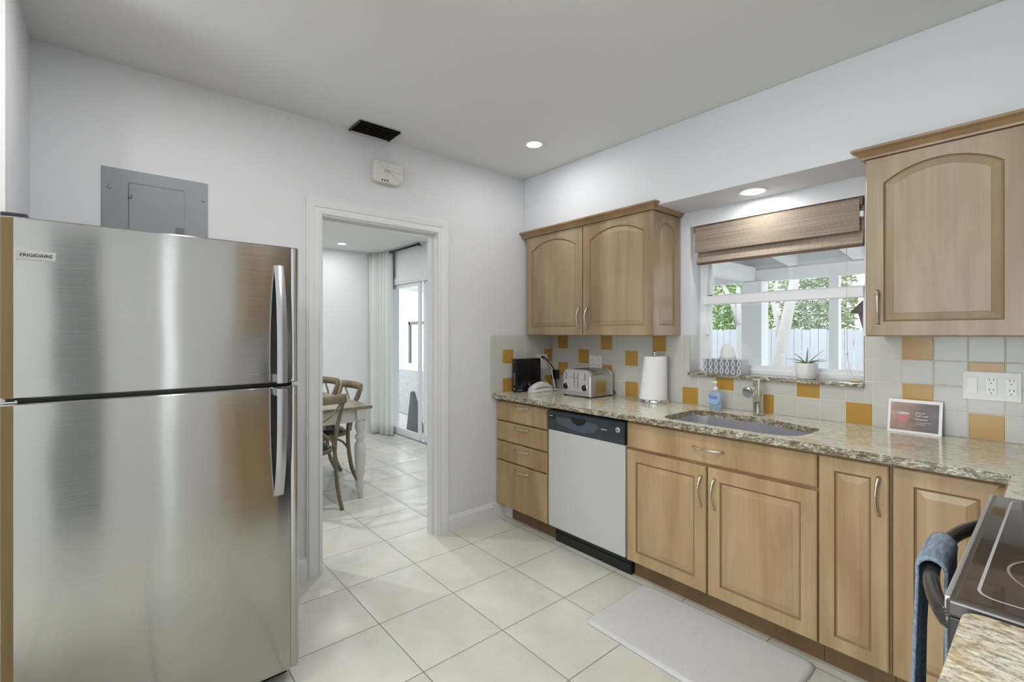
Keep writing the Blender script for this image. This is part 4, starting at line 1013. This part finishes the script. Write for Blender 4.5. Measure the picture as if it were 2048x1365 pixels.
# curtain: sheet with folds along x
def curtain(x0, x1, z0, z1, yc, amp, folds):
    bm = BM(); NX, NZ = 90, 16; rr = []
    for j in range(NZ+1):
        t_ = j/NZ; row = []
        for i in range(NX+1):
            u = i/NX; x = x0+(x1-x0)*u+.015*(1-t_)*sin(u*7); ph = u*folds*2*pi
            row.append(bm.verts.new((x-.02*(1-t_)*(u-.5), yc-.13*max(0, 1-u*2.2)**1.3+amp*sin(ph)*(1+.3*(1-t_))+.012*sin(ph*.5+2)*(1-t_), z0+(z1-z0)*t_)))
        rr.append(row)
    for j in range(NZ):
        for i in range(NX): bm.faces.new((rr[j][i], rr[j][i+1], rr[j+1][i+1], rr[j+1][i])).smooth = True
    return bm
cm = mat('curtain_white', (.78, .80, .79), .85, sub=.15)
tag(obj('curtain', curtain(-3.42, -3.03, .015, 2.47, .055, .040, 4.5), cm), 'white floor-length curtain gathered beside the sliding glass door', 'curtain')
bpy.data.objects['curtain'].modifiers.new('t', 'SOLIDIFY').thickness = .002

t = thing('dining_table', 'farmhouse dining table with wood top and white turned legs', 'dining table', (-1.9, -1.56, 0))
TX0, TX1, TY0, TY1, TZ = -2.75, -1.0, -2.03, -1.095, .76
bm = BM(); box(bm, TX0, TX1, TY0, TY1, TZ-.026, TZ, .004); obj('tabletop', bm, table_wood, t)
cream = mat('cream_paint', (.60, .60, .55), .45)
bm = BM(); a = .045
box(bm, TX0+a, TX1-a, TY1-a-.02, TY1-a, TZ-.13, TZ-.026); box(bm, TX0+a, TX1-a, TY0+a, TY0+a+.02, TZ-.13, TZ-.026); box(bm, TX1-a-.02, TX1-a, TY0+a, TY1-a, TZ-.13, TZ-.026); box(bm, TX0+a, TX0+a+.02, TY0+a, TY1-a, TZ-.13, TZ-.026); obj('apron', bm, cream, t)
prof = [(.018, 0), (.020, .01), (.024, .06), (.034, .10), (.036, .13), (.024, .155), (.028, .165), (.036, .20), (.044, .33), (.045, .42), (.040, .455), (.028, .465), (.027, .475), (.040, .495), (.041, .51), (.028, .53), (.027, .54), (.042, .575), (.044, .60), (.034, .63), (.032, .64), (.042, .65)]
for x in (TX0+.06, TX1-.052):
    for y in (TY0+.085, TY1-.085):
        bm = BM(); lathe(bm, prof, x, y, 16); box(bm, x-.043, x+.043, y-.043, y+.043, .648, TZ-.026, .003); obj('leg', bm, cream, t)

# cross-back chair in local coordinates, facing -y (seat towards -y, back at +y)
def catmull(P, n_=6):
    P = [Vector(p) for p in P]; out = []
    for i in range(len(P)-1):
        p0, p1, p2, p3 = P[max(i-1, 0)], P[i], P[i+1], P[min(i+2, len(P)-1)]
        for k in range(n_):
            u = k/n_; out.append(.5*((2*p1)+(p2-p0)*u+(2*p0-5*p1+4*p2-p3)*u*u+(-p0+3*p1-3*p2+p3)*u**3))
    return out+[P[-1]]
def chair(label):
    c = thing('cross_back_chair', label, 'chair', (0, 0, 0), 'cross-back chairs around the dining table')
    K = dict(local=True)
    for s in (-1, 1):
        bm = BM(); tube(bm, catmull([(s*.215, .235, 0), (s*.205, .185, .12), (s*.195, .158, .28), (s*.19, .150, .45), (s*.20, .168, .62), (s*.215, .225, .78), (s*.225, .262, .885)]), .0145, 10, flat=1.25); obj('rear_leg', bm, chair_wood, c, **K)
        bm = BM(); tube(bm, catmull([(s*.19, -.205, 0), (s*.19, -.20, .2), (s*.185, -.19, .44)]), [.013]*6+[.016]*7, 10); obj('front_leg', bm, chair_wood, c, **K)
        bm = BM(); tube(bm, catmull([(s*.19, -.19, .27), (s*.185, -.13, .36), (s*.17, -.05, .415)]), .009, 8); tube(bm, catmull([(s*.195, .17, .27), (s*.185, .11, .37), (s*.17, .03, .415)]), .009, 8); obj('brace', bm, chair_wood, c, **K)
    bm = BM(); loft(bm, [[(x, .262-.035*(1-(x/.23)**2)*-1-.0+q, z) for x in (0,)] for q, z in ()]) if False else None
    N = 14; rr = []
    for i in range(N+1):
        x = -.238+.476*i/N; y = .258+.045*(1-(x/.238)**2); rr.append([bm.verts.new(p) for p in ((x, y-.011, .825), (x, y+.011, .825), (x, y+.013, .86), (x, y+.009, .893), (x, y-.009, .893), (x, y-.013, .86))])
    for i in range(N):
        for k in range(6): bm.faces.new((rr[i][k], rr[i][(k+1) % 6], rr[i+1][(k+1) % 6], rr[i+1][k])).smooth = True
    bm.faces.new(rr[0]); bm.faces.new(rr[-1][::-1]); obj('top_rail', bm, chair_wood, c, **K)
    for s in (-1, 1):
        bm = BM(); P = catmull([(s*.20, .27, .84), (s*.12, .275, .74), (0, .255+.008*s, .66), (-s*.12, .215, .56), (-s*.185, .175, .47)]); tube(bm, P, .0105, 8, flat=.7); obj('cross_slat', bm, chair_wood, c, **K)
    bm = BM(); so_ = [(.205*math.copysign(abs(cos(a))**.75, cos(a)), -.015+.205*math.copysign(abs(sin(a))**.75, sin(a))) for a in [2*pi*k/32 for k in range(32)]]
    loft(bm, [[(x*.97, y*.97, .425) for x, y in so_], [(x, y, .43) for x, y in so_], [(x, y, .452) for x, y in so_], [(x*.98, y*.98, .457) for x, y in so_]]); st = obj('seat', bm, chair_wood, c, **K)
    bm = BM(); loft(bm, [[(x*.9, y*.9, .457) for x, y in so_], [(x*.92, y*.92, .466) for x, y in so_], [(x*.86, y*.86, .480) for x, y in so_], [(x*.6, y*.6, .488) for x, y in so_]]); obj('cushion', bm, mat('black_leather', (.035, .04, .045), .3), st, **K)
    return c
def copy_tree(o, parent=None):
    c = o.copy(); C.objects.link(c)
    if parent: c.parent = parent
    for ch in [x for x in bpy.data.objects if x.parent == o]: copy_tree(ch, c)
    return c
c1 = chair('cross-back wooden chair at the near end of the table, back to the doorway')
c1.location = (-1.11, -1.61, 0); c1.rotation_euler = (0, 0, rad(-90))
c2 = copy_tree(c1); c2.location = (-1.70, -1.255, 0); c2.rotation_euler = (0, 0, 0); c2['label'] = 'cross-back wooden chair on the far side, nearest the white table leg'
c3 = copy_tree(c1); c3.location = (-2.24, -1.265, 0); c3.rotation_euler = (0, 0, rad(0)); c3['label'] = 'cross-back wooden chair farthest down the table, partly hidden by the doorway'

# ------------------------------------------------------------------ patio outside
pav = M_('patio_paver')
def pav_mat():
    m, n, l, b = pav; br = n.new('ShaderNodeTexBrick'); br.inputs['Scale'].default_value = 3; v = coords(n, l, (1, 1, 1)); l.new(v, br.inputs['Vector'])
    br.inputs['Color1'].default_value = (.62, .59, .60, 1); br.inputs['Color2'].default_value = (.70, .67, .68, 1); br.inputs['Mortar'].default_value = (.3, .3, .3, 1); br.inputs['Mortar Size'].default_value = .01
    l.new(br.outputs[0], b.inputs['Base Color']); b.inputs['Roughness'].default_value = .8; return m
bm = BM(); box(bm, -7, 5, .29, 3.6, -.12, -.04); struct('floor_patio', bm, pav_mat(), label='grey paved patio floor outside the sliding door', cat='patio floor')
bm = BM(); box(bm, -14, 12, 3.6, 14, -.14, -.06); struct('ground', bm, mat('lawn', (.42, .46, .36), .9))
bm = BM(); box(bm, -8, 10, -14, YB-.2, -.14, -.06); box(bm, RX+.2, 10, YB-.2, 3.6, -.14, -.06); struct('ground_front', bm, mat('lawn_front', (.6, .62, .58), .9))
pw = mat('patio_white', (.88, .88, .885), .5); pg = mat('patio_roof_paint', (.80, .81, .82), .6)
p = thing('patio_cover', 'white timber patio roof with beams and posts seen through the window', 'patio cover', (0, 3.2, -.04))
PYY = 3.2
def rs_(x, y=2.0, Y=PYY): return 2.714+(x-2.714)*(Y+2.7385)/(y+2.7385)
bm = BM(); box(bm, -6.5, 4.8, PYY-.045, PYY+.045, 1.978, 2.115); obj('front_beam', bm, pw, p)
bm = BM(); box(bm, -6.5, 4.8, PYY-.01, PYY+.02, 2.115, 2.27); obj('blocking', bm, pg, p)
for x0, x1, y0, y1 in ((rs_(.684), rs_(.87), PYY-.1, PYY+.1), (rs_(1.403), rs_(1.477), PYY-.045, PYY+.045), (3.4, 3.5, PYY-.045, PYY+.045), (-3.9, -3.8, PYY-.05, PYY+.05), (-5.35, -5.25, PYY-.05, PYY+.05), (-2.6, -2.5, PYY-.05, PYY+.05)):
    bm = BM(); box(bm, x0, x1, y0, y1, -.04, 1.98, .005); obj('post', bm, pw, p)
bm = BM(); box(bm, rs_(.70), rs_(.80), .30, PYY-.05, 1.985, 2.15); obj('cross_beam', bm, pw, p)
xr = -6.14
while xr < 4.8:
    bm = BM(); vs = [(.30, 2.56), (PYY+.35, 2.24), (PYY+.35, 2.085), (.30, 2.41)]
    extrude_poly(bm, vs, lambda s, t, q, xr=xr: (xr+q, s, t), .09); obj('rafter', bm, pw, p); xr += .62
bm = BM(); extrude_poly(bm, [(.29, 2.56), (PYY+.4, 2.24), (PYY+.4, 2.27), (.29, 2.59)], lambda s, t, q: (-6.6+q, s, t), 11.5); obj('roof_deck', bm, pg, p)
bm = BM(); box(bm, -6.5, rs_(.6), PYY-.02, PYY+.02, .85, .90); obj('screen_rail', bm, pw, p)
# fence
f = thing('picket_fence', 'white vertical board fence at the end of the yard', 'fence', (0, 7.2, -.06))
fw = mat('fence_white', (.56, .58, .66), .6)
x = -13; bm = BM(); i = 0
while x < 8:
    box(bm, x, x+.128, 7.2, 7.222, -.06, 1.44+.012*sin(i*2.1)); x += .136; i += 1
tag(obj('board', bm, fw, f), kind='stuff')
bm = BM()
for z in (.25, 1.15): box(bm, -13, 8, 7.222, 7.26, z, z+.08)
objs('rail', bm, fw, f)
# trees
bark = mat('pale_bark', (.60, .58, .58), .8, bump=.4, bscale=30)
def leaf_mat(name, a, b_):
    m, n, l, b = M_(name); oi = n.new('ShaderNodeNewGeometry'); r_ = ramp(n, l, oi.outputs['Random Per Island'], [(0, a), (1, b_)])
    l.new(r_, b.inputs['Base Color']); b.inputs['Roughness'].default_value = .5; b.inputs['Subsurface Weight'].default_value = 0
    tr = n.new('ShaderNodeBsdfTranslucent'); l.new(r_, tr.inputs[0]); mx = n.new('ShaderNodeMixShader'); mx.inputs[0].default_value = .4
    l.new(b.outputs[0], mx.inputs[1]); l.new(tr.outputs[0], mx.inputs[2]); l.new(mx.outputs[0], n['Material Output'].inputs[0]); return m
leafA = leaf_mat('leaf_green', (.17, .30, .10), (.62, .76, .42)); leafB = leaf_mat('leaf_grey', (.26, .34, .20), (.70, .76, .60)); leafC = leaf_mat('leaf_dry', (.34, .32, .26), (.75, .73, .66))
def crown(bm, cx, cy, cz, rx, ry, rz, N, sz, rng):
    for _ in range(N):
        while True:
            u = Vector((rng.uniform(-1, 1), rng.uniform(-1, 1), rng.uniform(-1, 1)))
            if abs(u.x)**4+abs(u.y)**4+abs(u.z)**4 < 1: break
        c = Vector((cx+u.x*rx, cy+u.y*ry, cz+u.z*rz)); s = sz*rng.uniform(.6, 1.3)
        d1 = Vector((rng.uniform(-1, 1), rng.uniform(-1, 1), rng.uniform(-.8, .4))).normalized(); d2 = d1.cross(Vector((rng.uniform(-1, 1), rng.uniform(-1, 1), rng.uniform(-1, 1)))).normalized()
        bm.faces.new([bm.verts.new(p) for p in (c-d1*s, c+d2*s*.32, c+d1*s, c-d2*s*.32)])
def tree(label, x, y, lean, blobs, lm_, trunk_r=.10, h=3.2, N=1500, seed=1, branches=()):
    rng = random.Random(seed); t = thing('garden_tree', label, 'tree', (x, y, -.06), 'trees by the yard fence')
    bm = BM(); tube(bm, [(x+lean[0]*u, y+lean[1]*u, -.06+h*u) for u in (0, .25, .5, .75, 1)], [trunk_r*q for q in (1.15, 1, .9, .75, .5)], 10)
    for b0, b1, rr_ in branches: tube(bm, [b0, ((b0[0]+b1[0])/2+.03, (b0[1]+b1[1])/2, (b0[2]+b1[2])/2), b1], [rr_, rr_*.9, rr_*.6], 8)
    obj('trunk', bm, bark, t)
    bm = BM()
    for (cx, cy, cz, rx, ry, rz) in blobs: crown(bm, cx, cy, cz, rx, ry, rz, N, .065, rng)
    obj('foliage', bm, lm_, t); return t
# trunk positions chosen from the ground up
tree('leaning pale-barked tree standing before the fence in the wide middle pane', -.36, 5.2, (.50, .1), [(.15, 5.3, 3.05, .55, .3, .5)], leafB, .095, 2.9, 600, 2, [((-.17, 5.24, 1.05), (-.30, 5.3, 1.9), .05)])
tree('slim forked pale tree in the narrow left pane of the window', -.76, 5.25, (-.06, 0), [(-1.2, 5.3, 2.75, .55, .3, .55)], leafA, .06, 2.2, 700, 3, [((-.80, 5.25, 1.5), (-1.08, 5.25, 2.2), .05)])
tree('bushy yellow-green tree above the fence in the narrow left pane', -2.2, 8.3, (0, 0), [(-2.18, 8.3, 2.05, .80, .3, 1.25)], leafA, .07, 2.0, 6500, 12)
tree('green tree above the fence behind the leaning trunk', -.55, 8.3, (0, 0), [(-.60, 8.3, 2.05, .70, .3, 1.25)], leafB, .07, 2.0, 6000, 13)
tree('grey-green tree above the fence in the wide middle pane', .80, 8.3, (0, 0), [(.86, 8.3, 2.0, .58, .3, 1.2)], leafB, .07, 2.0, 5500, 14)
tree('grey bare-twigged shrub above the fence at the right pane', 2.1, 8.3, (0, 0), [(2.20, 8.3, 2.0, .64, .3, 1.2)], leafC, .04, 1.9, 5500, 4)
tree('pale leafy tree beyond the patio door', -8.6, 8.4, (.2, 0), [(-8.5, 8.4, 2.1, 1.9, .4, 1.4)], leafB, .1, 2.4, 5000, 5)
tree('pale leafy tree farther off beyond the patio sofa', -12.4, 8.4, (.2, 0), [(-12.4, 8.4, 2.1, 1.9, .4, 1.4)], leafB, .1, 2.4, 4000, 8)
# lantern outside the window
o = thing('outdoor_lantern', 'dark wall lantern outside the right edge of the window', 'lantern', (2.08, .33, 1.36))
bm = BM(); lx, ly = 2.050, .36
def sq(z, h): return [(lx-h, ly-h, z), (lx+h, ly-h, z), (lx+h, ly+h, z), (lx-h, ly+h, z)]
loft(bm, [sq(1.462, .075), sq(1.468, .078), sq(1.53, .035), sq(1.545, .012)], False); loft(bm, [sq(1.35, .022), sq(1.36, .03), sq(1.462, .05)], False); obj('lantern_body', bm, mat('lantern_grey', (.12, .12, .13), .5), o)
bm = BM(); tube(bm, [(lx, ly, 1.545), (lx, ly, 1.60), (lx+.09, ly-.08, 1.61), (lx+.09, .18, 1.56)], .009, 8); obj('arm', bm, black_m, o)
# wicker sofa, screen frame, grey cover
o = thing('wicker_sofa', 'pale grey wicker sofa on the patio behind the glass door', 'sofa', (-4.6, 1.6, -.04))
def wick():
    m, n, l, b = M_('wicker'); v = coords(n, l, (30, 30, 45)); a = noise(n, l, v, 2, 2); l.new(ramp(n, l, a, [(.35, (.26, .27, .28)), (.65, (.50, .51, .52))]), b.inputs['Base Color']); b.inputs['Roughness'].default_value = .8; bumpn(n, l, b, a, .6, .004); return m
wk = wick()
bm = BM(); pts = [(1.12, .0), (1.98, .0), (1.98, .36), (1.42, .36), (1.30, .78), (1.10, .80)]
extrude_poly(bm, pts, lambda s, t, q: (-5.4+q, s, t-.04), 1.75); obj('frame', bm, wk, o, bevel=.02)
bm = BM(); box(bm, -5.35, -3.7, 1.10, 1.36, .70, .83, .04, 3); box(bm, -5.3, -3.75, 1.42, 1.96, .33, .45, .03, 3); objs('cushion', bm, mat('cushion_white', (.75, .76, .8), .9), o)
o = thing('umbrella_cover', 'dark grey triangular folded cover just outside the sliding door', 'folded cover', (-3.35, .62, -.04))
bm = BM()
loft(bm, [[(-3.45, .50, -.04), (-3.13, .50, -.04), (-3.13, .62, -.04), (-3.45, .62, -.04)], [(-3.42, .52, .25), (-3.22, .52, .25), (-3.22, .60, .25), (-3.42, .60, .25)], [(-3.40, .54, .52), (-3.34, .54, .52), (-3.34, .58, .52), (-3.40, .58, .52)]], False); obj('cover', bm, mat('cover_grey', (.10, .11, .12), .8), o)
o = thing('screen_frame', 'thin dark metal screen frame standing beyond the patio sofa', 'screen', (-5.2, 2.2, -.04))
bm = BM(); dk = mat('screen_dark', (.12, .125, .14), .5)
box(bm, -5.90, -5.82, 2.2, 2.24, -.04, 1.62); box(bm, -6.6, -5.82, 2.2, 2.24, 1.55, 1.62); box(bm, -6.6, -6.52, 2.2, 2.24, -.04, 1.62); box(bm, -6.52, -5.90, 2.2, 2.24, -.04, .02); obj('frame', bm, dk, o)
